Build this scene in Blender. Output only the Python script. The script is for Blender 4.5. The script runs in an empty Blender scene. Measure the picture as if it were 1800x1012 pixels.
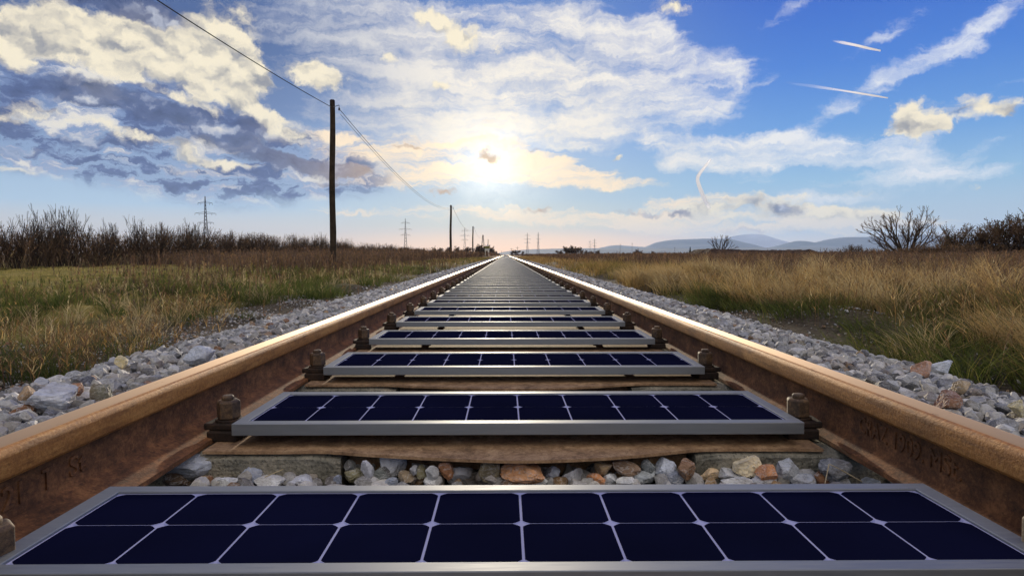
import bpy, bmesh, math, random
import numpy as np
from mathutils import Matrix, Vector, Euler, noise as mnoise
SC = bpy.context.scene
COL = SC.collection
rng = np.random.default_rng(7)
random.seed(7)
R = math.radians

# ------------------------------------------------------------------ camera
CAM_H = 0.424
F = 1100.0                      # focal length in pixels of an 1800 wide picture
PITCH, YAW = math.atan(58.5 / F), math.atan(11.5 / F)
cam = bpy.data.cameras.new('camera')
camo = bpy.data.objects.new('camera', cam)
COL.objects.link(camo)
camo.location = (0, 0, CAM_H)
camo.rotation_euler = (R(90) - PITCH, 0, -YAW)
cam.sensor_width = 36
cam.lens = F / 1800 * 36
cam.clip_start = 0.02
cam.clip_end = 90000
SC.camera = camo
CM = Euler(camo.rotation_euler).to_matrix()

def ray(px, py):
    "direction of a point of the photograph (1800 x 1012)"
    d = CM @ Vector(((px - 900) / F, -(py - 506) / F, -1))
    return d.normalized()

def at_y(px, py, Y):
    d = ray(px, py)
    return Vector((0, 0, CAM_H)) + d * (Y / d.y)

def azel(px, py):
    d = ray(px, py)
    return math.atan2(d.x, d.y), math.asin(d.z)

def lin(c):
    c = c / 255
    return c / 12.92 if c <= .04045 else ((c + .055) / 1.055) ** 2.4

def rgb(r, g, b):
    return (lin(r), lin(g), lin(b), 1)

# ------------------------------------------------------------------ node helper
class NT:
    def __init__(s, tree):
        s.t = tree
    def n(s, typ, ins=None, **props):
        nd = s.t.nodes.new(typ)
        for k, v in props.items():
            setattr(nd, k, v)
        for k, v in (ins or {}).items():
            s.set(nd.inputs[k], v)
        return nd
    def set(s, sock, v):
        if isinstance(v, bpy.types.NodeSocket):
            s.t.links.new(v, sock)
        else:
            sock.default_value = v
    def math(s, op, a, b=0.0, c=0.0, clamp=False):
        return s.n('ShaderNodeMath', {0: a, 1: b, 2: c}, operation=op, use_clamp=clamp).outputs[0]
    def vec(s, op, a, b=(0, 0, 0), out=0):
        nd = s.n('ShaderNodeVectorMath', {0: a}, operation=op)
        if op == 'SCALE':
            s.set(nd.inputs['Scale'], b)
        else:
            s.set(nd.inputs[1], b)
        return nd.outputs[out]
    def mix(s, f, a, b, mode='MIX'):
        nd = s.n('ShaderNodeMix', data_type='RGBA', blend_type=mode)
        s.set(nd.inputs[0], f); s.set(nd.inputs[6], a); s.set(nd.inputs[7], b)
        return nd.outputs[2]
    def noise(s, v, scale, detail=4, rough=.55, dist=0, col=False):
        nd = s.n('ShaderNodeTexNoise', {'Vector': v, 'Scale': scale, 'Detail': detail, 'Roughness': rough, 'Distortion': dist})
        return nd.outputs[1 if col else 0]
    def smooth(s, x, a, b, lo=0.0, hi=1.0):
        nd = s.n('ShaderNodeMapRange', {0: x, 1: a, 2: b, 3: lo, 4: hi}, interpolation_type='SMOOTHSTEP')
        return nd.outputs[0]
    def lerp(s, x, a, b, lo=0.0, hi=1.0):
        return s.n('ShaderNodeMapRange', {0: x, 1: a, 2: b, 3: lo, 4: hi}).outputs[0]
    def ramp(s, x, pts, mode='LINEAR'):
        nd = s.n('ShaderNodeValToRGB', {0: x})
        cr = nd.color_ramp
        cr.interpolation = mode
        while len(cr.elements) < len(pts):
            cr.elements.new(.5)
        for e, (p, c) in zip(cr.elements, pts):
            e.position = p; e.color = c
        return nd.outputs[0]
# ------------------------------------------------------------------ sky (world) and sun
SUN_AZ, SUN_EL = azel(865, 292)
SUN_D = Vector((math.sin(SUN_AZ) * math.cos(SUN_EL), math.cos(SUN_AZ) * math.cos(SUN_EL), math.sin(SUN_EL)))
BLOB_K = 1.4

def build_world():
    w = bpy.data.worlds.new('World')
    SC.world = w
    w.use_nodes = True
    w.node_tree.nodes.clear()
    T = NT(w.node_tree)
    out = T.n('ShaderNodeOutputWorld')
    bg = T.n('ShaderNodeBackground')
    T.t.links.new(bg.outputs[0], out.inputs[0])
    tc = T.n('ShaderNodeTexCoord')
    D = T.vec('NORMALIZE', tc.outputs['Generated'])
    sx = T.n('ShaderNodeSeparateXYZ', {0: D})
    x, y, z = sx.outputs
    el = T.math('ARCSINE', z)
    az = T.math('ARCTAN2', x, y)
    Q = T.n('ShaderNodeCombineXYZ', {0: T.math('MULTIPLY', az, F), 1: T.math('MULTIPLY', el, F), 2: 0.0}).outputs[0]
    sky = T.n('ShaderNodeTexSky', sky_type='NISHITA', sun_disc=False, sun_elevation=SUN_EL, sun_rotation=SUN_AZ,
              air_density=1.0, dust_density=.6, ozone_density=3.0)
    # clear sky: the Nishita sky, corrected towards the colours of a cold winter evening
    e = T.lerp(el, 0, R(60))
    def P(d): return d / 60
    left = T.ramp(e, [(0, (1.2, .78, .48, 1)), (P(1.8), rgb(236, 220, 200)), (P(4), rgb(180, 208, 232)), (P(8), rgb(150, 180, 216)),
                      (P(12), rgb(96, 122, 172)), (P(18), rgb(66, 92, 146)), (P(26), rgb(72, 100, 160)), (1, rgb(40, 70, 140))])
    mid = T.ramp(e, [(0, (1.7, .94, .42, 1)), (P(1.5), (1.35, .86, .46, 1)), (P(2.6), rgb(214, 216, 196)), (P(5), rgb(170, 198, 216)),
                     (P(10), rgb(140, 176, 222)), (P(16), rgb(100, 140, 200)), (P(24), rgb(84, 126, 200)), (1, rgb(40, 84, 170))])
    right = T.ramp(e, [(0, (1.1, .82, .6, 1)), (P(2), rgb(190, 208, 222)), (P(6), rgb(146, 192, 228)), (P(10), rgb(98, 158, 226)),
                       (P(15), rgb(62, 126, 218)), (P(21), rgb(36, 96, 204)), (P(28), rgb(28, 80, 186)), (1, rgb(24, 60, 150))])
    c = T.mix(T.smooth(x, .02, -.42), mid, left)
    c = T.mix(T.smooth(x, .05, .42), c, right)
    nis = T.vec('SCALE', sky.outputs[0], .05)
    c = T.mix(.12, c, nis)
    # glow round the veiled sun
    dot = T.math('MAXIMUM', T.vec('DOT_PRODUCT', D, tuple(SUN_D), out=1), 0.0)
    g0 = T.math('POWER', dot, 1500.0)
    g1 = T.math('POWER', dot, 360.0)
    g2 = T.math('POWER', dot, 60.0)
    g3 = T.math('POWER', dot, 12.0)
    front = T.smooth(y, -.1, .25)

    # cloud fields, laid out by direction (azimuth, elevation)
    warp = T.vec('SUBTRACT', T.noise(Q, .011, 5, .62, col=True), (.5, .5, .5))
    warp2 = T.vec('SUBTRACT', T.noise(Q, .045, 4, .6, col=True), (.5, .5, .5))
    QW = T.vec('ADD', Q, T.vec('MULTIPLY', warp, (84, 46, 0)))
    QW = T.vec('ADD', QW, T.vec('MULTIPLY', warp2, (30, 22, 0)))

    def field(blobs, q):
        acc = 0.0
        for b in blobs:
            cx, cy, rx, ry = b[:4]
            rot = b[4] if len(b) > 4 else 0
            wt = b[5] if len(b) > 5 else 1.0
            a0, e0 = azel(cx, cy)
            ca = math.cos(a0)
            mp = T.n('ShaderNodeMapping', {0: q, 1: (a0 * F, e0 * F, 0), 2: (0, 0, -R(rot)),
                                           3: (rx * BLOB_K * ca, ry * BLOB_K * ca, 100)}, vector_type='TEXTURE')
            g = T.n('ShaderNodeTexGradient', {0: mp.outputs[0]}, gradient_type='SPHERICAL').outputs[1]
            acc = T.math('MULTIPLY_ADD', g, wt, acc)
        return acc

    CIRRUS = [(690,40,190,70,12,.6),(800,120,180,90,15,.8),(960,110,200,110,10,1.0),(880,200,200,70,5,.9),(1060,190,170,60,5,1.0),(1112,58,46,60,70,.75),
              (1185,125,100,66,30,1.0),(1150,60,40,40,60,.4),(1285,132,66,36,0,1.05),(1240,180,70,34,-10,.8),(1190,232,64,36,30,.8),(1172,262,48,40,60,1.0),(1250,292,110,24,12,.9),
              (1330,262,110,28,5,1.0),(1400,258,120,30,5,1.1),(1490,272,140,28,-3,1.0),(1590,250,90,20,-16,.8),(1540,318,170,38,-8,.8),(1440,350,120,14,0,.5),
              (1640,300,120,30,-14,.45),(1600,120,200,24,-26,.75),(1690,75,190,26,-26,.75),(1740,160,130,20,-22,.7),(1520,140,90,18,-34,.65),(1390,20,110,18,-22,.85),(1560,60,130,16,-30,.5),(1450,210,90,14,-20,.4),(1760,300,90,14,-12,.5),
              (1772,240,56,14,-15,.9),(600,110,200,90,10,.7),(560,36,160,60,5,.6),(640,210,140,46,15,.5),(760,240,200,46,8,.6),(1208,84,30,30,-45,.6),(1345,150,26,12,-30,.5),
              (1040,262,90,12,14,.4),(1010,30,130,40,10,.6)]
    LOW = [(700,268,190,26,10,.7),(800,300,240,44,5,1),(950,292,180,32,10,1),(1080,316,120,13,9,.9),(650,312,130,20,5,.8),(420,302,220,14,3,.7),
           (200,288,260,12,2,.5),(560,250,120,34,15,.7),(880,376,280,15,2,.8),(1100,392,230,17,4,.9),(1330,376,230,26,5,1),(1500,384,160,22,-3,.8),
           (1250,356,130,20,0,.6),(1700,388,130,12,3,.6),(400,328,80,6,0,.9),(100,336,190,6,3,.3),(850,230,110,50,0,.6),(980,412,300,10,2,.5),(450,345,300,9,2,.45),(640,372,220,8,2,.4),(780,418,260,7,1,.5),(1420,345,200,9,-3,.45),(1250,402,320,9,2,.6),(1560,398,160,12,0,.6),(700,405,160,6,0,.4)]
    CREAM = [(60,60,110,48,0,.9),(150,72,120,46,20,1),(230,55,120,46,0,.7),(330,92,110,58,10,1),(405,60,56,66,0,1),(385,112,90,42,20,1),
             (455,130,46,20,30,.8),(10,80,60,40,0,.9),(195,112,36,24,30,.7),(565,142,56,22,15,1),(545,122,36,16,0,.6),(355,160,22,12,0,.8),
             (820,65,66,28,20,.9),(752,24,44,18,20,.7),(880,48,18,12,0,.6),(1610,204,42,42,0,1.3),(1600,224,56,14,0,.8),(1730,186,40,26,0,1.0),
             (1780,192,30,18,0,.7),(1190,10,38,18,0,.9),(1712,327,26,8,0,.8),(680,100,24,9,0,.7),(783,153,16,9,0,.9),(650,187,30,8,10,.6),
             (412,180,34,18,0,.8),(452,186,44,20,20,.8),(478,214,30,14,20,.6),(150,152,54,14,10,.75),(325,176,70,10,15,.7),(60,204,70,14,0,.35),
             (300,258,110,14,10,.6),(385,286,90,11,5,.75),(245,236,130,11,8,.45),(505,232,60,24,15,.6),(100,228,90,16,5,.3),(90,188,60,14,0,.4),
             (960,238,20,6,0,.6),(700,182,30,8,0,.6),(1330,362,110,20,0,.95),(1420,374,70,12,0,.8),(1230,372,50,9,0,.7),(1525,374,60,16,0,.9),(1280,388,90,9,0,.6),(1150,366,30,6,0,.5),(30,300,60,8,5,.5),(1090,275,14,6,0,.8)]
    DARK = [(245,16,96,20,8,1),(180,2,130,20,0,.8),(30,20,60,30,0,.4),(260,192,150,24,13,1.1),(345,212,90,17,15,.9),(165,174,60,15,0,.8),
            (450,222,60,18,25,.9),(290,244,90,12,8,.5),(430,258,86,18,20,1),(505,290,80,15,15,.8),(560,292,74,14,8,1),(622,302,54,14,10,.9),
            (590,322,50,6,4,.6),(120,246,130,16,5,.6),(50,150,130,26,0,.5),(40,268,130,16,3,.5),(950,371,30,7,0,1),(775,341,28,6,5,.9),
            (718,258,46,5,6,.8),(1378,367,46,14,5,.9),(1190,378,44,8,5,.8),(930,264,15,6,0,.7),(861,276,30,12,5,.85),(1110,372,40,5,5,.6),
            (1500,195,0.1,.1,0,0),(1690,194,30,10,-15,.5),(1330,405,130,10,0,.5),(1620,402,120,8,4,.5)]

    # cirrus: fine streaks stretched along the wind, fanning out with height
    rq = T.n('ShaderNodeMapping', {0: QW, 2: (0, 0, R(14)), 3: (.8, 2.0, 1)}).outputs[0]
    n1 = T.noise(rq, .0065, 8, .62, .35)
    n1b = T.noise(Q, .02, 7, .7, .3)
    fq = T.n('ShaderNodeMapping', {0: QW, 2: (0, 0, R(-24)), 3: (.42, 3.4, 1)}).outputs[0]
    n1c = T.noise(fq, .011, 8, .66, .25)
    nA = T.math('ADD', T.math('ADD', T.math('MULTIPLY', n1, .62), T.math('MULTIPLY', n1b, .22)), T.math('MULTIPLY', n1c, .58))
    sA = T.math('MINIMUM', T.math('MULTIPLY', field(CIRRUS, QW), .8), .88)
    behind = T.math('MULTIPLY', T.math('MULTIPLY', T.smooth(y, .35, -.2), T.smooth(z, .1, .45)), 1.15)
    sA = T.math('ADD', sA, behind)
    dA = T.smooth(T.math('MULTIPLY_ADD', nA, 2.7, T.math('SUBTRACT', sA, 2.24)), .0, .9)
    dA = T.math('MULTIPLY', dA, T.smooth(sA, 0.02, .3))
    colA = T.mix(g3, rgb(232, 235, 241), rgb(250, 240, 222))
    colA = T.mix(T.math('MULTIPLY', T.smooth(y, .2, -.3), T.smooth(z, .05, .5)), colA, (1.25, 1.12, .98, 1))      # unseen cloud behind the camera, added and brightened to fill the shaded foreground
    colA = T.mix(T.math('MULTIPLY', T.smooth(x, -.05, -.3), .55), colA, rgb(150, 160, 184))
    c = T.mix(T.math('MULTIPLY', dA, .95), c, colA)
    # low layered bands
    lq = T.vec('MULTIPLY', QW, (.26, 2.2, 1))
    n2 = T.noise(lq, .022, 7, .62, .3)
    sD = T.math('MINIMUM', field(LOW, QW), 1.05)
    dD = T.smooth(T.math('MULTIPLY_ADD', n2, 2.7, T.math('SUBTRACT', sD, 1.78)), .05, .8)
    dD = T.math('MULTIPLY', dD, T.smooth(sD, .03, .25))
    colD = T.mix(T.math('MINIMUM', T.math('MULTIPLY', g3, 1.3), 1.0), rgb(236, 226, 208), (1.1, .86, .56, 1))
    c = T.mix(T.math('MULTIPLY', dD, .92), c, colD)
    # broken layer cloud on the left: dark slate folds with pale rims
    mq = T.n('ShaderNodeMapping', {0: QW, 2: (0, 0, R(11)), 3: (.55, 1.5, 1)}).outputs[0]
    n4 = T.noise(mq, .021, 6, .6, .2)
    sM = T.math('MINIMUM', field([(250, 235, 260, 90, 10, 1.6), (500, 280, 170, 46, 10, 1.3), (60, 215, 130, 80, 0, 1.0)], QW), 1.0)
    colM = T.ramp(n4, [(.30, rgb(42, 56, 100)), (.44, rgb(76, 94, 142)), (.53, rgb(128, 146, 186)), (.62, rgb(222, 218, 212)), (.72, rgb(236, 228, 210))])
    dM = T.math('MULTIPLY', T.smooth(sM, .05, .6), T.smooth(T.math('ABSOLUTE', T.math('SUBTRACT', n4, .5)), .0, .06, .45, 1.0))
    c = T.mix(dM, c, colM)
    # heaped clouds: lit cream, shaded grey; the shade follows the cloud's own thickness towards the sun
    qc = T.vec('MULTIPLY', QW, (1, 1.35, 1))
    n3 = T.noise(qc, .017, 9, .62)
    n3s = T.noise(T.vec('ADD', qc, (4, 17, 0)), .017, 3, .5)
    n3l = T.noise(qc, .017, 3, .5)
    relief = T.math('SUBTRACT', n3s, n3l)       # thinner cloud above: an upper rim
    sB = T.math('MINIMUM', field(CREAM, QW), 1.2)
    hB = T.math('MULTIPLY_ADD', n3, 2.2, T.math('SUBTRACT', sB, 1.42))
    dB = T.math('MULTIPLY', T.smooth(hB, -.04, .5), T.smooth(sB, .05, .2))
    lit = T.smooth(T.math('MULTIPLY_ADD', relief, -2.0, T.math('MULTIPLY', hB, -.12)), -.55, .12)
    colB = T.mix(lit, rgb(140, 142, 150), rgb(246, 234, 206))
    c = T.mix(dB, c, colB)
    # dark undersides
    sC = T.math('MINIMUM', field(DARK, QW), 1.2)
    hC = T.math('MULTIPLY_ADD', n3, 1.5, T.math('SUBTRACT', sC, 1.0))
    dC = T.math('MULTIPLY', T.smooth(hC, .0, .55), T.smooth(sC, .05, .3))
    colC = T.ramp(T.lerp(relief, -.22, .16), [(0, rgb(222, 218, 212)), (.28, rgb(160, 168, 190)), (.5, rgb(78, 92, 134)), (1, rgb(44, 56, 96))])
    colC = T.mix(T.math('MINIMUM', T.math('MULTIPLY', g2, 2.0), 1.0), colC, rgb(206, 170, 126))
    c = T.mix(T.math('MULTIPLY', dC, .9), c, colC)
    # the sun's light scattered in cloud and air
    cover = T.math('SUBTRACT', 1.0, T.math('MULTIPLY', dC, .75))
    def glow(col, g, k):
        return T.vec('SCALE', col, T.math('MULTIPLY', T.math('MULTIPLY', g, k), cover))
    c = T.vec('ADD', c, glow((1.0, .93, .80), g0, .35))
    c = T.vec('ADD', c, glow((1.0, .88, .62), T.math('MULTIPLY', g1, T.lerp(n3, .3, .7, .4, 1.5)), .40))
    c = T.vec('ADD', c, glow((1.0, .80, .52), g2, .06))
    # the unseen half of the sky behind the camera: pale cloud added above as fill light
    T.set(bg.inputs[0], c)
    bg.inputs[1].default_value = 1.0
    w.cycles.sampling_method = 'MANUAL'
    w.cycles.sample_map_resolution = 1024

build_world()
sun = bpy.data.lights.new('sun', 'SUN')
sun.energy = 4.6
sun.angle = R(.6)
sun.color = (1.0, .86, .64)
suno = bpy.data.objects.new('sun', sun)
COL.objects.link(suno)
suno.rotation_euler = SUN_D.to_track_quat('Z', 'Y').to_euler()
suno.location = (0, 0, 50)

SC.render.engine = 'CYCLES'
SC.view_settings.view_transform = 'Standard'
SC.view_settings.look = 'None'
SC.view_settings.exposure = 0.1
SC.view_settings.gamma = 1.0
SC.cycles.use_denoising = True
SC.cycles.max_bounces = 6
SC.cycles.diffuse_bounces = 3
SC.cycles.glossy_bounces = 3
SC.cycles.transmission_bounces = 4
SC.cycles.transparent_max_bounces = 8
SC.cycles.volume_bounces = 1
SC.cycles.caustics_reflective = False
SC.cycles.caustics_refractive = False
# ------------------------------------------------------------------ mesh helpers
def tag(o, label=None, cat=None, group=None, kind=None):
    if label: o['label'] = label
    if cat: o['category'] = cat
    if group: o['group'] = group
    if kind: o['kind'] = kind
    return o

def link(name, me, parent=None, loc=None):
    o = bpy.data.objects.new(name, me)
    COL.objects.link(o)
    if parent is not None: o.parent = parent
    if loc is not None: o.location = loc
    return o

def empty(name, loc=(0, 0, 0)):
    o = bpy.data.objects.new(name, None)
    o.empty_display_size = .1
    COL.objects.link(o)
    o.location = loc
    return o

def np_mesh(name, V, faces, mats=(), col=None, smooth=False, midx=None):
    """V (n,3); faces: list of (m,k) index arrays; col (n,3 or 4) per point."""
    me = bpy.data.meshes.new(name)
    V = np.asarray(V, dtype=np.float32)
    me.vertices.add(len(V))
    me.vertices.foreach_set('co', V.ravel())
    faces = [np.asarray(f, dtype=np.int32) for f in faces if len(f)]
    tot = np.concatenate([np.full(len(f), f.shape[1], dtype=np.int32) for f in faces])
    flat = np.concatenate([f.ravel() for f in faces])
    start = np.concatenate([[0], np.cumsum(tot)[:-1]]).astype(np.int32)
    me.loops.add(len(flat))
    me.loops.foreach_set('vertex_index', flat)
    me.polygons.add(len(tot))
    me.polygons.foreach_set('loop_start', start)
    me.polygons.foreach_set('loop_total', tot)
    me.polygons.foreach_set('use_smooth', np.full(len(tot), smooth, dtype=bool))
    if midx is not None:
        me.polygons.foreach_set('material_index', np.asarray(midx, dtype=np.int32))
    for m in mats: me.materials.append(m)
    if col is not None:
        a = me.attributes.new('Col', 'FLOAT_COLOR', 'POINT')
        c = np.ones((len(V), 4), dtype=np.float32)
        c[:, :3] = np.asarray(col)[:, :3]
        a.data.foreach_set('color', c.ravel())
    me.update(calc_edges=True)
    me.validate(verbose=False)
    return me

class MB:
    "collects boxes, prisms, tubes; build() links them as ONE mesh object"
    def __init__(s): s.v = []; s.f = []; s.m = []; s.cur = 0
    def add(s, vs, fs):
        b = len(s.v)
        s.v += [tuple(p) for p in vs]
        s.f += [[b + i for i in f] for f in fs]
        s.m += [s.cur] * len(fs)
    def box(s, x0, x1, y0, y1, z0, z1):
        s.add([(x0,y0,z0),(x1,y0,z0),(x1,y1,z0),(x0,y1,z0),(x0,y0,z1),(x1,y0,z1),(x1,y1,z1),(x0,y1,z1)],
              [(0,3,2,1),(4,5,6,7),(0,1,5,4),(1,2,6,5),(2,3,7,6),(3,0,4,7)])
    def lathe(s, prof, n=24, c=(0, 0, 0), rot=0.0):
        vs = []
        for r, z in prof:
            for k in range(n):
                a = rot + 2 * math.pi * k / n
                vs.append((c[0] + r * math.cos(a), c[1] + r * math.sin(a), c[2] + z))
        fs = []
        for j in range(len(prof) - 1):
            for k in range(n):
                k2 = (k + 1) % n
                fs.append((j*n+k, j*n+k2, (j+1)*n+k2, (j+1)*n+k))
        fs.append(tuple(range(n - 1, -1, -1)))
        fs.append(tuple((len(prof)-1)*n + k for k in range(n)))
        s.add(vs, fs)
    def bar(s, p, q, r0, r1=None, n=6):
        r1 = r0 if r1 is None else r1
        p, q = Vector(p), Vector(q)
        d = (q - p).normalized()
        a = d.cross(Vector((0, 0, 1)) if abs(d.z) < .9 else Vector((1, 0, 0))).normalized()
        b = d.cross(a)
        vs = []
        for c, r in ((p, r0), (q, r1)):
            for k in range(n):
                t = 2 * math.pi * k / n
                vs.append(c + a * (r * math.cos(t)) + b * (r * math.sin(t)))
        s.add(vs, [(k, (k+1) % n, n+(k+1) % n, n+k) for k in range(n)] + [tuple(range(n-1, -1, -1)), tuple(range(n, 2*n))])
    def mesh(s, name, mats, bevel=0, smooth=False, seg=2):
        me = bpy.data.meshes.new(name)
        me.from_pydata(s.v, [], s.f)
        for m in (mats if isinstance(mats, (list, tuple)) else [mats]): me.materials.append(m)
        me.polygons.foreach_set('material_index', s.m)
        if bevel:
            bm = bmesh.new(); bm.from_mesh(me)
            bmesh.ops.bevel(bm, geom=[e for e in bm.edges if e.is_manifold and e.calc_face_angle(0) > .5], offset=bevel, segments=seg, affect='EDGES', profile=.5)
            bm.to_mesh(me); bm.free()
        if smooth:
            me.polygons.foreach_set('use_smooth', [True] * len(me.polygons))
            me.set_sharp_from_angle(angle=R(35))
        me.update()
        return me
    def build(s, name, mats, parent=None, bevel=0, smooth=False, seg=2):
        return link(name, s.mesh(name, mats, bevel, smooth, seg), parent)

def copy_tree(o, parent=None):
    c = o.copy()
    COL.objects.link(c)
    c.parent = parent
    for ch in o.children:
        copy_tree(ch, c)
    return c

# ------------------------------------------------------------------ materials
def material(name):
    m = bpy.data.materials.new(name)
    m.use_nodes = True
    m.node_tree.nodes.clear()
    T = NT(m.node_tree)
    out = T.n('ShaderNodeOutputMaterial')
    return m, T, out

def principled(T, out, base, rough=.8, metal=0.0, spec=.5, normal=None, **kw):
    b = T.n('ShaderNodeBsdfPrincipled')
    T.set(b.inputs['Base Color'], base); T.set(b.inputs['Roughness'], rough)
    T.set(b.inputs['Metallic'], metal); T.set(b.inputs['Specular IOR Level'], spec)
    for k, v in kw.items(): T.set(b.inputs[k], v)
    if normal is not None: T.set(b.inputs['Normal'], normal)
    T.t.links.new(b.outputs[0], out.inputs[0])
    return b

def bump(T, h, strength=.5, dist=.002):
    return T.n('ShaderNodeBump', {'Height': h, 'Strength': strength, 'Distance': dist}).outputs[0]

def objco(T): return T.n('ShaderNodeTexCoord').outputs['Object']
def geopos(T): return T.n('ShaderNodeNewGeometry').outputs['Position']

def mat_simple(name, c1, c2, scale=6, rough=.85, metal=0, spec=.3, bs=0, bd=.002, detail=6):
    m, T, out = material(name)
    v = objco(T)
    n = T.noise(v, scale, detail, .6)
    c = T.ramp(n, [(.32, c1), (.68, c2)])
    nb = bump(T, T.noise(v, scale * 5, 5, .65), bs, bd) if bs else None
    principled(T, out, c, rough, metal, spec, nb)
    return m

def mat_attr(name, rough=.9, transl=0.0, spec=.2, var=0.0, nscale=30, bs=0, bd=.003):
    m, T, out = material(name)
    a = T.n('ShaderNodeAttribute', attribute_name='Col')
    c = a.outputs[0]
    nb = None
    if var or bs:
        v = geopos(T)
        if var:
            n = T.noise(v, nscale, 5, .65)
            c = T.mix(1.0, c, T.ramp(n, [(.3, (1-var,)*3 + (1,)), (.7, (1+var,)*3 + (1,))]), 'MULTIPLY')
        if bs: nb = bump(T, T.noise(v, nscale * 2.5, 5, .65), bs, bd)
    b = principled(T, out, c, rough, 0, spec, nb)
    if transl:
        t = T.n('ShaderNodeBsdfTranslucent', {0: c})
        mx = T.n('ShaderNodeMixShader', {0: transl, 1: b.outputs[0], 2: t.outputs[0]})
        T.t.links.new(mx.outputs[0], out.inputs[0])
    return m

def mat_rust(name, dark, mid, light, rough=.75, streak=True, metal=0.0):
    m, T, out = material(name)
    v = geopos(T)
    st = T.vec('MULTIPLY', v, (1, .12 if metal else .6, 1)) if streak else v
    n1 = T.noise(st, 22, 8, .68)
    n2 = T.noise(v, 160, 6, .7)
    n3 = T.noise(v, 7, 4, .6)
    c = T.ramp(T.math('ADD', T.math('MULTIPLY', n1, .6), T.math('MULTIPLY', n2, .4)), [(.34, dark), (.5, mid), (.64, light)])
    c = T.mix(T.smooth(n3, .5, .72, 0, .45), c, dark)
    n5 = T.noise(T.vec('MULTIPLY', v, (1, .12 if metal else .7, 1)), 60, 7, .74)
    c = T.mix(T.smooth(n5, .53, .62, 0, .5), c, dark)
    c = T.mix(T.smooth(n5, .44, .38, 0, .35), c, light)
    nb = bump(T, T.math('ADD', T.math('ADD', n2, n1), n5), .5, .0016)
    principled(T, out, c, rough, metal, .4, nb)
    return m

def mat_rail_top():
    m, T, out = material('polished_steel')
    v = geopos(T)
    n = T.noise(T.vec('MULTIPLY', v, (60, 1.2, 1)), 3, 5, .6)
    n2 = T.noise(v, 30, 5, .7)
    c = T.mix(T.smooth(n2, .62, .75), rgb(206, 168, 122), rgb(140, 100, 64))
    r = T.lerp(n, .3, .7, .17, .28)
    # fine scratches run along the rail, so highlights spread across it
    principled(T, out, c, .58, .75, .4, bump(T, n2, .05, .0004), **{'Anisotropic': .85, 'Tangent': T.n('ShaderNodeCombineXYZ', {0: 1.0, 1: 0.0, 2: 0.0}).outputs[0]})
    return m

def mat_stone(name):
    m, T, out = material(name)
    a = T.n('ShaderNodeAttribute', attribute_name='Col')
    v = geopos(T)
    n1 = T.noise(v, 34, 6, .7, .5)
    n2 = T.noise(v, 190, 4, .7)
    vein = T.smooth(T.math('ABSOLUTE', T.math('SUBTRACT', T.noise(T.vec('MULTIPLY', v, (1, 1, 2.2)), 26, 4, .6, 1.2), .5)), .0, .035)
    c = T.mix(1.0, a.outputs[0], T.ramp(n1, [(.28, (.5, .5, .5, 1)), (.5, (1, 1, 1, 1)), (.72, (1.35, 1.35, 1.35, 1))]), 'MULTIPLY')
    c = T.mix(T.math('MULTIPLY', T.math('SUBTRACT', 1.0, vein), .45), c, (.62, .62, .62, 1))
    c = T.mix(T.smooth(n2, .55, .75, 0, .35), c, (.07, .065, .06, 1))
    c = T.mix(T.smooth(T.noise(v, 5.0, 4, .6), .48, .7, 0, .42), c, rgb(128, 104, 78))      # rust and brake dust
    principled(T, out, c, .72, 0, .35, bump(T, T.math('ADD', T.math('MULTIPLY', n1, 1.0), T.math('MULTIPLY', n2, .5)), .65, .006))
    return m

def mat_concrete():
    m, T, out = material('weathered_concrete')
    v = geopos(T)
    n = T.noise(v, 12, 6, .65)
    pits = T.n('ShaderNodeTexVoronoi', {'Vector': v, 'Scale': 120}).outputs[0]
    n2 = T.noise(v, 150, 5, .7)
    c = T.ramp(n, [(.3, rgb(92, 92, 84)), (.5, rgb(142, 138, 124)), (.7, rgb(178, 168, 148))])
    c = T.mix(T.smooth(n2, .54, .66, 0, .8), c, rgb(52, 54, 50))
    c = T.mix(T.smooth(pits, .22, .08, 0, .7), c, rgb(176, 172, 158))
    principled(T, out, c, .9, 0, .25, bump(T, T.math('ADD', pits, n2), .8, .004))
    return m

def mat_ground():
    m, T, out = material('soil_and_turf')
    v = geopos(T)
    sx = T.n('ShaderNodeSeparateXYZ', {0: v}).outputs
    n1 = T.noise(v, .9, 6, .65)
    n2 = T.noise(v, 22, 8, .75)
    n3 = T.noise(v, .12, 5, .6)
    soil = T.ramp(n2, [(.32, rgb(44, 38, 30)), (.55, rgb(92, 82, 66)), (.7, rgb(134, 128, 114))])
    turf = T.ramp(n1, [(.3, rgb(86, 84, 36)), (.5, rgb(132, 120, 58)), (.7, rgb(160, 138, 76))])
    brown = T.ramp(n3, [(.35, rgb(92, 70, 48)), (.6, rgb(124, 96, 64)), (.75, rgb(138, 116, 76))])
    ax = T.math('ADD', T.math('ABSOLUTE', sx[0]), T.math('MULTIPLY', T.math('SUBTRACT', n1, .5), 1.6))
    c = T.mix(T.smooth(ax, 2.9, 4.6), soil, turf)
    far = T.math('MAXIMUM', T.smooth(sx[1], 30, 75), T.smooth(sx[0], 2.5, 6))
    c = T.mix(far, c, brown)
    principled(T, out, c, 1.0, 0, .1, bump(T, n2, .8, .03))
    return m

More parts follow.
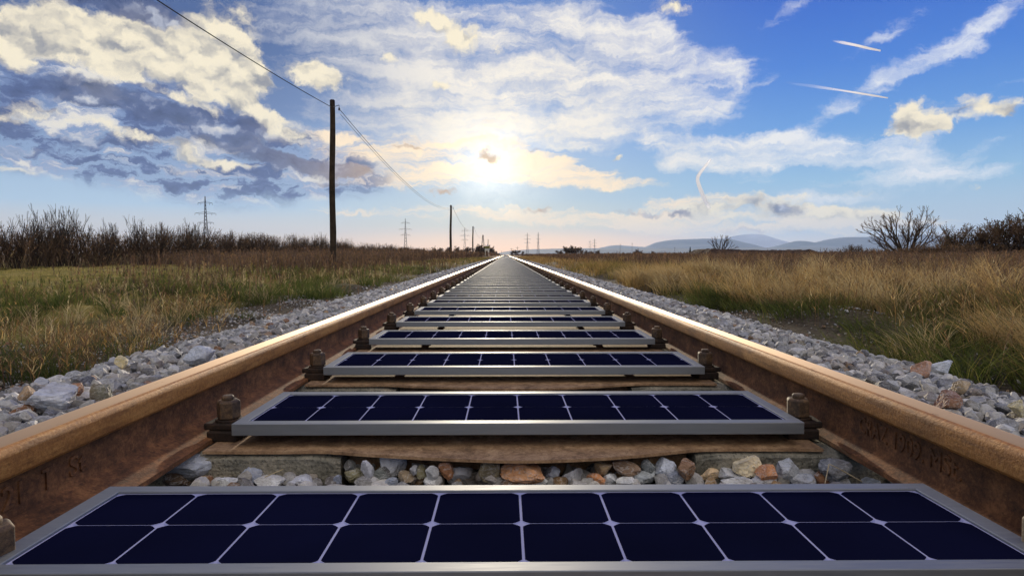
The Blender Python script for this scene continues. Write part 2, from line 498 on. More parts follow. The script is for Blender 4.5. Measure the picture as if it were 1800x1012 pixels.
M = {}
M['rail_side'] = mat_rust('rusty_rail_steel', rgb(104, 64, 32), rgb(176, 118, 58), rgb(214, 158, 88), .6, True, .15)
M['rail_web'] = mat_rust('dark_rusty_steel', rgb(62, 43, 29), rgb(118, 78, 48), rgb(166, 114, 70), .85)
M['rail_top'] = mat_rail_top()
M['plate'] = mat_rust('tan_rusty_plate', rgb(96, 74, 54), rgb(158, 126, 94), rgb(196, 164, 128), .85, False)
M['bolt'] = mat_rust('old_bolt_steel', rgb(38, 30, 24), rgb(84, 66, 50), rgb(128, 100, 70), .7, False)
M['clip'] = mat_rust('black_clip_steel', rgb(22, 18, 15), rgb(48, 36, 28), rgb(80, 58, 42), .75, False)
M['stone'] = mat_stone('crushed_limestone')
M['concrete'] = mat_concrete()
M['ground'] = mat_ground()
M['grass'] = mat_attr('grass_blades', .85, .38, .15)
M['twig'] = mat_simple('dark_twig_bark', rgb(76, 62, 50), rgb(118, 96, 76), 3, .95, 0, .1)
M['bark'] = mat_simple('grey_bark', rgb(50, 46, 42), rgb(88, 78, 68), 5, .95, 0, .1, .5, .01)
M['pole'] = mat_simple('tarred_pole_wood', rgb(40, 34, 28), rgb(72, 60, 48), 4, .9, 0, .15, .5, .01)
M['galv'] = mat_simple('galvanised_steel', rgb(84, 88, 92), rgb(120, 124, 128), 2, .6, .4, .4)
M['wire'] = mat_simple('dark_wire', rgb(40, 38, 36), rgb(60, 56, 52), 2, .7, 0, .3)

def mat_frame():
    m, T, out = material('anodised_aluminium')
    v = geopos(T)
    n = T.noise(T.vec('MULTIPLY', v, (2, 40, 40)), 9, 4, .6)
    c = T.ramp(n, [(.3, rgb(68, 71, 73)), (.7, rgb(84, 87, 89))])
    d = T.n('ShaderNodeBsdfDiffuse', {0: c})
    g = T.n('ShaderNodeBsdfGlossy', {0: rgb(226, 228, 230), 1: T.lerp(n, .3, .7, .50, .62)})
    mx = T.n('ShaderNodeMixShader', {0: .30, 1: d.outputs[0], 2: g.outputs[0]})
    T.t.links.new(mx.outputs[0], out.inputs[0])
    return m
def mat_cell():
    m, T, out = material('navy_silicon')
    n = T.noise(objco(T), 3, 3, .5)
    c = T.ramp(n, [(.3, rgb(13, 15, 34)), (.7, rgb(17, 19, 44))])
    d = T.n('ShaderNodeBsdfDiffuse', {0: c})
    T.t.links.new(d.outputs[0], out.inputs[0])
    return m
M['frame'] = mat_frame()
M['cell'] = mat_cell()
def mat_sheet():
    m, T, out = material('pale_lilac_backsheet')
    n = T.noise(objco(T), 4, 4, .6)
    d = T.n('ShaderNodeBsdfDiffuse', {0: T.ramp(n, [(.3, rgb(150, 152, 190)), (.7, rgb(168, 170, 204))])})
    T.t.links.new(d.outputs[0], out.inputs[0])
    return m
M['sheet'] = mat_sheet()
def hash_noise(x, y, s, seed=0.0):
    return np.array([mnoise.fractal(Vector((a * s + seed, b * s, seed)), 1, 2, 3) for a, b in zip(np.ravel(x), np.ravel(y))]).reshape(np.shape(x))

def gz0(x, y):
    x = np.asarray(x, float); y = np.asarray(y, float)
    l = np.interp(-x, [0, 1.3, 1.9, 2.1, 2.8, 7, 14, 24, 60], [-.12, -.12, -.22, -.23, -.24, -.25, -.27, -.27, -.25])
    r = np.interp(x, [0, 1.3, 1.9, 2.1, 2.35, 3.0, 5, 12, 22, 45, 120], [-.12, -.12, -.22, -.23, -.22, -.12, -.08, -.04, .04, .16, .10])
    z = np.where(x < 0, l, r)
    k = np.clip((y - 120) / 300, 0, 1)
    return z * (1 - k) + np.where(np.abs(x) < 2, np.minimum(z, -.14), -.12) * k

def gz(x, y):
    x = np.asarray(x, float); y = np.asarray(y, float)
    a = np.clip((np.abs(x) - 1.9) / 1.2, 0, 1) * np.clip(1.2 - y / 150, 0, 1)
    wob = .055 * np.sin(x * 1.9 + y * .7 + 1.3 * np.sin(y * .9)) * np.cos(y * 1.3 - x * .6) + .03 * np.sin(x * 4.1 + 2) * np.sin(y * 3.7)
    return gz0(x, y) + a * wob * np.where(x < 0, 1.7, 1.25)

# ------------------------------------------------------------------ rails
GL, GR = -.709, .726                       # gauge faces of the two rails
RL, RR = GL - .0315, GR + .0315            # their centre lines
def profile(inner):
    "half profile mirrored; the foot's inner flange is worn to its own width"
    p = [(-.060,0),(-.060,.010),(-.016,.025),(-.0085,.034),(-.0065,.048),(-.0065,.088),(-.010,.097),(-.027,.1025),(-.0305,.107),
         (-.0315,.114),(-.0315,.136),(-.0300,.1425),(-.0265,.1475),(-.0215,.1497),(-.012,.1506),(0,.1509)]
    p = p + [(-x, z) for x, z in p[-2::-1]]
    k = 1 if inner > 0 else -1
    w = abs(inner)
    return [((k * w if abs(x) > .055 else k * (w * .3 if abs(x) > .012 else abs(x))) if x * k > 0 and z < .03 else x, z) for x, z in p]

def make_rail(cx, label, inner):
    PROF = profile(inner)
    n = len(PROF)
    ys = [-1.6, -.4, .2, .5, .8, 1.1, 1.5, 2, 3, 4.5, 7, 10, 15, 22, 32, 46, 66, 95, 140, 200, 300, 450, 700, 1100, 1600]
    V = [(x, y, z) for y in ys for x, z in PROF]
    Fc, mi = [], []
    for j in range(len(ys) - 1):
        for k in range(n):
            k2 = (k + 1) % n
            Fc.append((j*n+k, (j+1)*n+k, (j+1)*n+k2, j*n+k2))
            xm, zm = (PROF[k][0] + PROF[k2][0]) / 2, (PROF[k][1] + PROF[k2][1]) / 2
            mi.append(2 if zm > .1499 and k2 != 0 else (0 if zm > .0985 and k2 != 0 else 1))
    caps = np.array([list(range(n))[::-1], [(len(ys)-1)*n + k for k in range(n)]])
    me = np_mesh('rail', V, [np.array(Fc)[:, ::-1], caps[:, ::-1]], [M['rail_side'], M['rail_web'], M['rail_top']], smooth=True, midx=mi + [1, 1])
    me.set_sharp_from_angle(angle=R(28))
    o = link('rail', me, None, (cx, 0, 0))
    return tag(o, label, 'rail', 'the two rails of the track')

rail_l = make_rail(RL, 'rusty left rail with pale polished top and worn letters 21 T St', .080)
rail_r = make_rail(RR, 'rusty right rail with pale polished top and raised letters CRAZ 1909. MSt.', -.036)

def lettering(rail, cx, side, words):
    "side -1: letters on the face towards -x (right rail); +1: towards +x (left rail)"
    dg = bpy.context.evaluated_depsgraph_get()
    for txt, ya, yb, z0, z1 in words:
        ya -= .018; yb -= .018
        cu = bpy.data.curves.new('letters', 'FONT')
        cu.body = txt
        cu.size = 1
        cu.extrude = .04
        cu.bevel_depth = .012
        to = bpy.data.objects.new('letters', cu)
        COL.objects.link(to)
        dg.update()
        me = bpy.data.meshes.new_from_object(to.evaluated_get(bpy.context.evaluated_depsgraph_get()))
        bpy.data.objects.remove(to)
        co = np.empty(len(me.vertices) * 3, dtype=np.float32)
        me.vertices.foreach_get('co', co)
        co = co.reshape(-1, 3)
        lo, hi = co.min(0), co.max(0)
        u = (co[:, 0] - lo[0]) / (hi[0] - lo[0])
        v = (co[:, 1] - lo[1]) / (hi[1] - lo[1])
        w = co[:, 2] / .05 * .003
        out = np.empty_like(co)
        out[:, 0] = side * .0065 + side * w
        out[:, 1] = ya + (yb - ya) * u
        out[:, 2] = z0 + (z1 - z0) * v
        me.vertices.foreach_set('co', out.ravel())
        me.materials.clear()
        me.materials.append(M['rail_web'])
        me.update()
        link('raised_lettering', me, rail)

lettering(rail_r, RR, -1, [('CRAZ', 1.318, 1.222, .0505, .0845), ('1909.', 1.200, 1.115, .0505, .0845), ('MSt.', 1.100, 1.022, .0505, .0845)])
lettering(rail_l, RL, 1, [('21', .918, .956, .0495, .0845), ('T', .997, 1.018, .0495, .0845), ('St', 1.060, 1.100, .0495, .0845)])

# ------------------------------------------------------------------ solar panels
PW, PD, LIP, PH = 1.25, .32, .027, .026
SP, Y2 = .685, 1.346                        # panel spacing and the front edge of the second panel

def ring_mesh(mats, bevel):
    b = MB()
    x0, x1, y0, y1 = -PW/2, PW/2, 0, PD
    o = [(x0,y0),(x1,y0),(x1,y1),(x0,y1)]
    i = [(x0+LIP,y0+LIP),(x1-LIP,y0+LIP),(x1-LIP,y1-LIP),(x0+LIP,y1-LIP)]
    vs = [(x, y, z) for z in (0, PH) for q in (o, i) for x, y in q]
    fs = []
    for k in range(4):
        k2 = (k + 1) % 4
        fs += [(k, k2, 8+k2, 8+k), (4+k2, 4+k, 12+k, 12+k2), (8+k, 8+k2, 12+k2, 12+k), (k2, k, 4+k, 4+k2)]
    b.add(vs, fs)
    return b.mesh('frame', mats, bevel, False, 2)

def cells_mb(b, z0, z1):
    nx, ny = 10, 2
    ix0, iy0 = -PW/2 + LIP + .002, LIP + .003
    cw, cd = (PW - 2*LIP - .004) / nx, (PD - 2*LIP - .006) / ny
    gx, gy, ch = .0036, .0034, .0100
    for j in range(ny):
        for i in range(nx):
            xa, xb = ix0 + i*cw + gx/2, ix0 + (i+1)*cw - gx/2
            ya, yb = iy0 + j*cd + gy/2, iy0 + (j+1)*cd - gy/2
            q = []
            for (cx, cy, a0) in ((xb-ch, yb-ch, 0), (xa+ch, yb-ch, 90), (xa+ch, ya+ch, 180), (xb-ch, ya+ch, 270)):
                for t in (0, 30, 60, 90):
                    a = R(a0 + t)
                    k = .80 if t in (30, 60) else 1.0
                    q.append((cx + ch*k*math.cos(a), cy + ch*k*math.sin(a)))
            n = len(q)
            b.add([(x, y, z0) for x, y in q] + [(x, y, z1) for x, y in q],
                  [tuple(range(n-1, -1, -1)), tuple(range(n, 2*n))] + [(k, (k+1) % n, n+(k+1) % n, n+k) for k in range(n)])

Z0 = .027
frame_me = ring_mesh(M['frame'], .0012)
bs = MB(); bs.box(-PW/2 + LIP + .0003, PW/2 - LIP - .0003, LIP + .0003, PD - LIP - .0003, .012, .0222)
sheet_me = bs.mesh('backsheet', M['sheet'])
bc = MB(); cells_mb(bc, .0218, .0230); cells_me = bc.mesh('solar_cells', M['cell'])

def make_panel():
    root = empty('solar_panel')
    for nm, me in (('frame', frame_me), ('backsheet', sheet_me), ('solar_cells', cells_me)):
        link(nm, me, root, (0, 0, Z0))
    for sx in (-1, 1):
        for yy in (.20, .28):
            f = MB(); f.box(-.022, .022, -.014, .014, .0, .003); f.box(-.016, .016, -.010, .010, .003, Z0 - .0005)
            link('mounting_foot', f.mesh('mounting_foot', M['clip']), root, (sx * .40, yy, 0))
    return root

def panel_mesh_small():
    b = MB()
    b.cur = 0
    for z in [0]:
        me = frame_me
    bm = bmesh.new()
    for mi, (mm, dz) in enumerate(((frame_me, Z0), (sheet_me, Z0), (cells_me, Z0))):
        n0 = len(bm.verts); f0 = len(bm.faces)
        bm.from_mesh(mm)
        bm.verts.ensure_lookup_table(); bm.faces.ensure_lookup_table()
        for v in bm.verts[n0:]: v.co.z += dz
        for f in bm.faces[f0:]: f.material_index = mi
    for sx in (-.47, .47):
        bmesh.ops.create_cube(bm, size=1, matrix=Matrix.Translation((sx, .15, Z0/2)) @ Matrix.Diagonal((.03, .2, Z0 - .001, 1)))
    me = bpy.data.meshes.new('solar_panel')
    bm.to_mesh(me); bm.free()
    for k in ('frame', 'sheet', 'cell'): me.materials.append(M[k])
    return me

ORD = ['nearest', 'second', 'third', 'fourth', 'fifth', 'sixth', 'seventh', 'eighth', 'ninth', 'tenth', 'eleventh', 'twelfth', 'thirteenth', 'fourteenth',
       'fifteenth', 'sixteenth', 'seventeenth', 'eighteenth', 'nineteenth', 'twentieth']
GRP = 'solar panels laid across the sleepers'
N_PARTS, N_PANEL = 20, 300
proto = make_panel()
small = panel_mesh_small()
PANEL_Y = [.708] + [Y2 + SP * i for i in range(N_PANEL - 1)]
for i, y in enumerate(PANEL_Y):
    cx = .022 if i == 0 else .030
    if i < N_PARTS:
        o = proto if i == 0 else copy_tree(proto)
        lab = ('nearest solar panel between the rails, filling the bottom edge of the picture' if i == 0 else
               'second nearest solar panel, just behind the strip of bare stones' if i == 1 else
               ORD[i] + ' solar panel from the camera in the row laid between the rails')
    else:
        o = link('solar_panel', small)
        lab = 'far thin solar panel merging with its neighbours into the dark band towards the vanishing point'
    tag(o, lab, 'solar panel', GRP)
    o.location = (cx, y, .0045)
    o.scale = (1.04, .855, 1) if i == 0 else (1, 1, 1)
# the panels still farther off read as one dark strip
b = MB()
y = PANEL_Y[-1] + SP
while y < 1500:
    d = 1 if y < 500 else 4
    b.cur = 0; b.box(.03 - PW/2, .03 + PW/2, y, y + PD*d, .031, .0570)
    b.cur = 1; b.box(.03 - PW/2 + LIP, .03 + PW/2 - LIP, y + LIP*d, y + (PD - LIP)*d, .050, .0580)
    y += SP*d
tag(b.build('distant_solar_panels', [M['frame'], M['cell']]), 'last panels of the row reduced to a dark thread at the vanishing point', 'solar panels', kind='stuff')

# ------------------------------------------------------------------ sleepers (two concrete blocks joined by a rusty steel plate)
def make_sleeper():
    root = empty('sleeper')
    for xa, xb in ((-1.22, -.355), (.412, 1.25)):
        b = MB(); b.box(xa, xb, -.02, .30, -.17, -.0035)
        bm = bmesh.new(); bm.from_mesh(b.mesh('x', M['concrete']))
        bmesh.ops.subdivide_edges(bm, edges=bm.edges[:], cuts=14, use_grid_fill=True)
        for v in bm.verts:
            nz = mnoise.fractal(v.co * 14 + Vector((xa, 0, 0)), 1, 2, 4)
            edge = (v.co.z > -.01) + (v.co.y < -.015) + (v.co.x > xb - .005 or v.co.x < xa + .005)
            if v.co.z < -.01: v.co.y += nz * .006 if v.co.y < 0 else 0
            if edge >= 2:
                v.co.z -= .006 + abs(nz) * .008; v.co.y += .004
        me = bpy.data.meshes.new('concrete_block'); bm.to_mesh(me); bm.free()
        me.materials.append(M['concrete'])
        link('concrete_block', me, root)
    b = MB()
    n = 40
    x0, x1 = -.650, .690
    top = []
    for k in range(n + 1):
        x = x0 + (x1 - x0) * k / n
        t = max(0, 1 - (abs(x - .012) / .40) ** 1.7)
        top.append((x, -.016 - .068 * t - .004 * math.sin(x * 9)))
    pts = top + [(x1, .29), (x0, .29)]
    m = len(pts)
    b.add([(x, y, -.0028) for x, y in pts] + [(x, y, .0035) for x, y in pts],
          [tuple(range(m-1, -1, -1)), tuple(range(m, 2*m))] + [(k, (k+1) % m, m+(k+1) % m, m+k) for k in range(m)])
    b.box(-.350, .407, .035, .27, -.07, -.0030)
    b.build('tie_plate', M['plate'], root)
    return root

slp = make_sleeper()
for i in range(40):
    o = slp if i == 0 else copy_tree(slp)
    yy = .708 - .0 if i == 0 else PANEL_Y[i]
    o.location = (0, yy if i else .69, 0)
    lab = ('sleeper with concrete ends and tan bulging steel plate, fully seen beneath the second nearest panel' if i == 1 else
           'sleeper hidden beneath the nearest solar panel' if i == 0 else
           'sleeper showing a tan plate strip beneath the third nearest panel' if i == 2 else
           'dark sleeper beneath the fourth nearest panel' if i == 3 else
           'distant sleeper almost hidden beneath one of the farther solar panels')
    tag(o, lab, 'sleeper', 'sleepers under the panels')

# ------------------------------------------------------------------ rail bolts
def make_bolt():
    root = empty('rail_bolt')                     # +x of the root points to the rail
    b = MB(); b.box(-.036, .034, -.038, .038, .0, .024); b.box(-.031, .044, -.032, .032, .0243, .0400)
    b.build('clip', M['clip'], root, .004, False, 2)
    b = MB(); b.lathe([(.029, .0402), (.029, .0455)], 24, (0, 0, 0)); b.build('washer', M['clip'], root, .001)
    b = MB(); b.lathe([(.0235, .0457), (.0262, .0475), (.0262, .0845), (.0215, .0885)], 6, rot=R(17)); b.build('nut', M['bolt'], root, .0022, False, 3)
    b = MB(); b.lathe([(.0135, .0887), (.0135, .0955), (.0105, .0985)], 18, (.001, 0, 0)); b.build('shank', M['bolt'], root, .0012, True)
    return root

bolt = make_bolt()
first = True
NB = 60
far_bolt = None
for i in range(NB):
    for side in (-1, 1):
        x = -.637 if side < 0 else .682
        y = (PANEL_Y[i] if i else .675) + .086
        o = bolt if first else copy_tree(bolt)
        first = False
        o.location = (x, y, .0036)
        o.rotation_euler = (random.uniform(-.03, .03), random.uniform(-.03, .03), (math.pi if side < 0 else 0) + random.uniform(-.12, .12))
        sd = 'left' if side < 0 else 'right'
        if i == 0: lab = f'rusty rail bolt beside the nearest panel, cut by the {sd} edge of the picture'
        elif i < 14: lab = f'rusty hex bolt on the {sd} rail beside the {ORD[i]} panel from the camera'
        else: lab = f'tiny far bolt along the {sd} rail beside the merging panels'
        tag(o, lab, 'bolt', f'rail bolts along the {sd} rail')

# ------------------------------------------------------------------ ballast
def rock_proto(sub, cuts, seed, flat=(.62, .85)):
    r = np.random.default_rng(seed)
    bm = bmesh.new()
    bmesh.ops.create_icosphere(bm, subdivisions=sub, radius=1)
    V = np.array([v.co[:] for v in bm.verts]); Fc = np.array([[v.index for v in f.verts] for f in bm.faces])
    bm.free()
    for _ in range(cuts):
        n = r.normal(size=3); n /= np.linalg.norm(n)
        d = r.uniform(.42, .80)
        s = V @ n
        V = V - np.outer(np.maximum(s - d, 0), n)
    V += r.normal(size=V.shape) * (.02 if sub > 1 else .04)
    V *= np.array([1, r.uniform(.62, .95), r.uniform(*flat)])
    V /= np.abs(V).max(0).max()
    return V.astype(np.float32), Fc

def rotmats(n, tilt):
    a = rng.uniform(0, 2*np.pi, n); b = rng.normal(0, tilt, n); c = rng.normal(0, tilt, n)
    ca, sa, cb, sb, cc, sc_ = np.cos(a), np.sin(a), np.cos(b), np.sin(b), np.cos(c), np.sin(c)
    Rz = np.zeros((n, 3, 3)); Rz[:, 0, 0] = ca; Rz[:, 0, 1] = -sa; Rz[:, 1, 0] = sa; Rz[:, 1, 1] = ca; Rz[:, 2, 2] = 1
    Rx = np.zeros((n, 3, 3)); Rx[:, 0, 0] = 1; Rx[:, 1, 1] = cb; Rx[:, 1, 2] = -sb; Rx[:, 2, 1] = sb; Rx[:, 2, 2] = cb
    Ry = np.zeros((n, 3, 3)); Ry[:, 0, 0] = cc; Ry[:, 0, 2] = sc_; Ry[:, 2, 0] = -sc_; Ry[:, 2, 2] = cc; Ry[:, 1, 1] = 1
    return Rz @ Rx @ Ry

STONE_C = np.array([[lin(a), lin(b), lin(c)] for a, b, c in
    [(178,179,180),(194,194,193),(160,161,163),(138,139,141),(206,205,202),(182,180,176),(112,112,114),(170,172,175),(198,197,195),(150,150,151)]])
STONE_B = np.array([[lin(a), lin(b), lin(c)] for a, b, c in [(146,118,86),(124,102,80),(166,138,102),(120,110,90),(134,96,66)]])

def scatter(P, S, protos, tilt=.5, brown=.07, mult=1.0):
    "P (n,3) centres, S (n,) half sizes"
    n = len(P)
    which = rng.integers(0, len(protos), n)
    Rm = rotmats(n, tilt)
    Cc = STONE_C[rng.integers(0, len(STONE_C), n)] * rng.uniform(.6, 1.08, (n, 1)) * mult * np.array([1.03, 1.0, .95])
    br = rng.random(n) < brown
    Cc[br] = STONE_B[rng.integers(0, len(STONE_B), br.sum())] * mult
    Vs, Fs, Cs, off = [], [], [], 0
    for k, (pv, pf) in enumerate(protos):
        idx = np.nonzero(which == k)[0]
        if not len(idx): continue
        v = np.einsum('nij,vj->nvi', Rm[idx], pv) * S[idx][:, None, None] + P[idx][:, None, :]
        f = pf[None] + (np.arange(len(idx)) * len(pv))[:, None, None] + off
        Vs.append(v.reshape(-1, 3)); Fs.append(f.reshape(-1, 3)); Cs.append(np.repeat(Cc[idx], len(pv), 0))
        off += len(idx) * len(pv)
    return np.concatenate(Vs), np.concatenate(Fs), np.concatenate(Cs)

def jgrid(x0, x1, y0, y1, s, keep=1.0):
    nx, ny = max(1, int((x1-x0)/s)), max(1, int((y1-y0)/s))
    X, Y = np.meshgrid(np.linspace(x0, x1, nx, endpoint=False), np.linspace(y0, y1, ny, endpoint=False))
    p = np.stack([X.ravel(), Y.ravel()], 1) + rng.uniform(-.1, 1.1, (nx*ny, 2)) * s
    return p[rng.random(len(p)) < keep]

def zballast(x):
    a = np.abs(x)
    out = np.interp(a, [0, .62, .80, 1.0, 1.45, 1.75, 2.05, 2.4], [-.085, -.085, -.045, -.02, -.02, -.07, -.19, -.21])
    return out

protos_hi = [rock_proto(3, 11, 100 + k) for k in range(10)]
protos_mid = [rock_proto(2, 10, 200 + k) for k in range(12)]
protos_lo = [rock_proto(1, 5, 300 + k) for k in range(8)]
def ballast(name, label, parts):
    Vs, Fs, Cs, off = [], [], [], 0
    for P, S, pr, tilt, br in parts:
        v, f, c = scatter(P, S, pr, tilt, br)
        Vs.append(v); Fs.append(f + off); Cs.append(c); off += len(v)
    me = np_mesh(name, np.concatenate(Vs), [np.concatenate(Fs)], [M['stone']], np.concatenate(Cs))
    return tag(link(name, me), label, 'ballast', kind='stuff')

def layer(x0, x1, y0, y1, s, lo, hi, protos, dz=0.0, keep=1.0, tilt=.45, brown=.04):
    p = jgrid(x0, x1, y0, y1, s, keep)
    S = lo + (hi - lo) * rng.beta(1.6, 2.6, len(p))
    z = np.where(np.abs(p[:, 0]) > 2.2, gz(p[:, 0], p[:, 1]), zballast(p[:, 0])) + dz + rng.uniform(-.4, .25, len(p)) * S
    return np.column_stack([p, z]), S, protos, tilt, brown

for sd, nm in ((-1, 'left'), (1, 'right')):
    xe = 1.86 if sd < 0 else 1.92
    a, b_ = sorted((sd * .825, sd * xe))
    parts = [layer(a, b_, .3, 4.5, .046, .022, .046, protos_hi),
             layer(a, b_, .3, 4.5, .060, .022, .040, protos_mid, -.02, .8),
             layer(a, b_, 4.5, 14, .050, .028, .050, protos_mid),
             layer(a, b_, 14, 60, .075, .036, .060, protos_lo),
             layer(a, b_, 60, 160, .16, .06, .10, protos_lo, -.03)]
    e0, e1 = sorted((sd * 1.7, sd * (2.9 if sd < 0 else 2.35)))
    parts.append(layer(e0, e1, .5, 9, .045, .006, .020, protos_mid, .0, .85, .4, .2))
    parts.append(layer(e0, e1, .5, 9, .20, .018, .036, protos_mid, .0, .5, .4, .15))
    parts.append(layer(e0, e1, 9, 40, .16, .012, .036, protos_lo, .0, .8, .4, .15))
    f0, f1 = sorted((sd * 2.3, sd * 3.9))
    parts.append(layer(f0, f1, 1.4, 9, .075, .005, .016, protos_mid, .01, .6, .4, .45))
    parts.append(layer(f0, f1, 1.4, 9, .30, .014, .030, protos_mid, .012, .5, .4, .35))
    ballast('ballast', f'grey crushed limestone ballast heaped along the outer side of the {nm} rail', parts)
inner = [layer(-.665, .70, .2, 4.5, .040, .016, .034, protos_mid, .028, 1, .5, .12), layer(-.665, .70, 4.5, 12, .07, .03, .05, protos_lo, 0, .9)]
ballast('ballast', 'grey and brown ballast stones lying between the two rails under the panels', inner)

# stones one can tell apart
def plane_hit(px, py, z):
    d = ray(px, py)
    return Vector((0, 0, CAM_H)) + d * ((z - CAM_H) / d.z)

def stone_col(col):
    c = np.array([lin(q) for q in col]) * 1.6
    c = c.mean() + (c - c.mean()) * (.8 if col[0] > col[2] + 30 else 1.0)
    return np.minimum(c, .78)

def stone(px, py, w, h, col, label, z=-.045, seed=0, group='stones in the gap behind the nearest panel', cuts=9):
    p = plane_hit(px, py, z)
    k = p.y / F
    v, f = rock_proto(4, cuts, 900 + seed, (.6, .9))
    rr = np.random.default_rng(500 + seed)
    a = rr.uniform(0, 6.28)
    c, s = math.cos(a), math.sin(a)
    v = v @ np.array([[c, -s, 0], [s, c, 0], [0, 0, 1]]).T
    v = v + .05 * np.array([[mnoise.fractal(Vector(q) * 2.2 + Vector((seed, 0, 0)), 1, 2, 3)] for q in v]) * v
    v = (v - (v.max(0) + v.min(0)) / 2) / ((v.max(0) - v.min(0)) / 2)
    v = v * np.array([w * k / 2, max(w, h) * k * .42, h * k * .62])
    cc = np.tile(np.array([stone_col(col)]), (len(v), 1))
    me = np_mesh('ballast_stone', v, [f], [M['stone']], cc)
    o = link('ballast_stone', me, None, (p.x, p.y, p.z))
    return tag(o, label, 'stone', group)

G, W_, DK, BR, TN, OR, OL, BL = (140,144,150), (184,186,190), (92,94,98), (128,96,68), (186,158,116), (190,122,62), (112,108,84), (134,142,158)
STONES = [
 (337,821,76,36,G,'big rounded grey stone tucked against the left rail foot'),
 (311,843,48,22,(84,66,48),'dark brown stone below the big rounded stone at the left rail'),
 (400,847,38,18,W_,'small whitish stone before the left end of the concrete sleeper block'),
 (441,836,46,28,BL,'blue grey angular block leaning at the left concrete sleeper end'),
 (474,846,54,18,W_,'flat pale stone just right of the blue grey angular block'),
 (526,846,50,18,(176,178,184),'low pale stone in front of the left concrete block, alone'),
 (593,844,13,20,BL,'small pointed bluish stone at the inner corner of the left concrete block'),
 (624,836,40,24,OL,'olive ribbed stone right of the left concrete block'),
 (645,826,26,30,(150,152,158),'upright grey stone behind the olive ribbed stone'),
 (615,820,24,20,(76,78,78),'dark little stone deep in the shade beside the left concrete block'),
 (691,816,46,34,(168,170,174),'large pale rounded stone rising to the tan plate, left of centre'),
 (666,838,40,29,(96,100,98),'dark green grey slab leaning below the large pale rounded stone'),
 (688,847,22,14,BL,'small bluish stone right of the dark green grey slab'),
 (716,841,36,22,(136,118,92),'brown speckled stone between two grey stones left of centre'),
 (728,827,18,18,(158,160,164),'small grey stone above the brown speckled one'),
 (742,828,18,20,OL,'small olive stone with a pointed top left of centre'),
 (760,831,24,22,(166,168,170),'slanting pale stone left of the rust brown one'),
 (761,846,34,18,W_,'white stone in front of the slanting pale one'),
 (784,827,28,28,(150,98,56),'rust brown stone behind the smooth grey boulder'),
 (808,837,46,34,(156,162,172),'large smooth light grey stone in the middle of the gap'),
 (861,825,40,44,(118,108,80),'tall olive brown wedge pointing up at the tan plate'),
 (857,840,44,28,(150,144,138),'speckled brown and white stone in front of the olive wedge'),
 (918,828,80,27,(180,126,76),'long orange brown stone lying across the centre'),
 (894,847,20,12,W_,'tiny white stone in front of the long orange brown one'),
 (919,845,30,20,(128,132,142),'dark bluish stone in front of the long orange brown one'),
 (950,847,28,16,W_,'small white stone left of the tall blue grey chip'),
 (969,837,32,30,(150,156,168),'tall blue grey chip leaning right of the long orange stone'),
 (1006,838,45,29,(162,164,170),'wide pale grey stone with a split top, right of centre'),
 (1048,844,34,22,OR,'bright orange angular stone at the back edge of the nearest panel'),
 (1074,842,32,20,(170,174,178),'pale stone touching the right side of the bright orange stone'),
 (1062,824,34,17,(136,112,78),'low brown stone behind the bright orange stone'),
 (1101,822,52,24,(116,92,70),'broad dark brown stone below the plate, right of centre'),
 (1131,838,50,20,(140,146,150),'flat blue grey slab right of centre'),
 (1102,847,40,14,W_,'flat white stone in front of the blue grey slab'),
 (1138,820,24,24,(92,98,100),'dark grey cube shaped stone near the plate'),
 (1170,820,38,28,(158,164,174),'pale bluish angular stone under the right end of the plate'),
 (1185,841,38,24,(104,110,122),'dark blue grey stone with white edges'),
 (1206,826,32,32,BR,'brown upright stone left of the right concrete block'),
 (1246,832,36,18,TN,'small tan stone at the inner corner of the right concrete block'),
 (1311,819,54,34,(196,174,138),'tan peaked stone against the right concrete block'),
 (1285,835,46,22,(168,170,172),'whitish grey stone in front of the tan peaked one'),
 (1347,830,40,23,(178,118,68),'orange brown stone in front of the right concrete block'),
 (1386,824,38,34,(150,154,160),'rough textured grey stone upright against the right concrete block'),
 (1293,846,54,16,W_,'long white stone low in front of the whitish grey one'),
 (1340,844,52,20,(160,162,166),'light grey stone in front of the orange brown one at right'),
 (1411,843,52,18,(156,160,166),'light striped stone left of the big dark grey stone'),
 (1467,831,58,42,(104,106,108),'big dark grey angular stone near the right rail foot'),
 (1530,846,38,15,(176,178,178),'pale stone at the right end of the gap under the rail foot'),
]
for i, (px, py, w, h, col, lab) in enumerate(STONES):
    stone(px, py, w, h, col, lab, -.05 + .02 * (py < 832), i)
SIDE = [
 (90,700,84,42,(166,168,172),'big pale peaked stone on the left ballast near the picture edge', -.0),
 (131,684,32,20,(138,94,62),'rusty brown stone on the left ballast beside the big pale peaked one', .0),
 (45,690,28,20,(150,120,82),'tan stone on the left ballast at the picture edge', .0),
 (213,636,22,20,(196,172,118),'small round yellowish stone on top of the left ballast', .015),
 (179,688,36,26,(98,98,84),'dark olive stone on the left ballast above the rail', .0),
 (350,624,50,28,(150,154,162),'big flat grey stone on the left ballast', .015),
 (1619,650,32,28,(156,112,82),'reddish brown stone on the right ballast', .0),
 (1669,705,48,30,(122,82,56),'rusty dark stone beside the right rail', .005),
 (1651,644,44,20,(158,162,168),'flat grey slab at the outer edge of the right ballast', -.01),
 (1691,680,36,24,(150,128,92),'tan faced dark stone on the right ballast', .0),
 (1788,718,24,28,(170,158,112),'yellowish stone on the right ballast at the picture edge', .0),
]
for i, (px, py, w, h, col, lab, z) in enumerate(SIDE):
    stone(px, py, w, h, col, lab, z + .015, 100 + i, 'stones that stand out on the ballast shoulders')
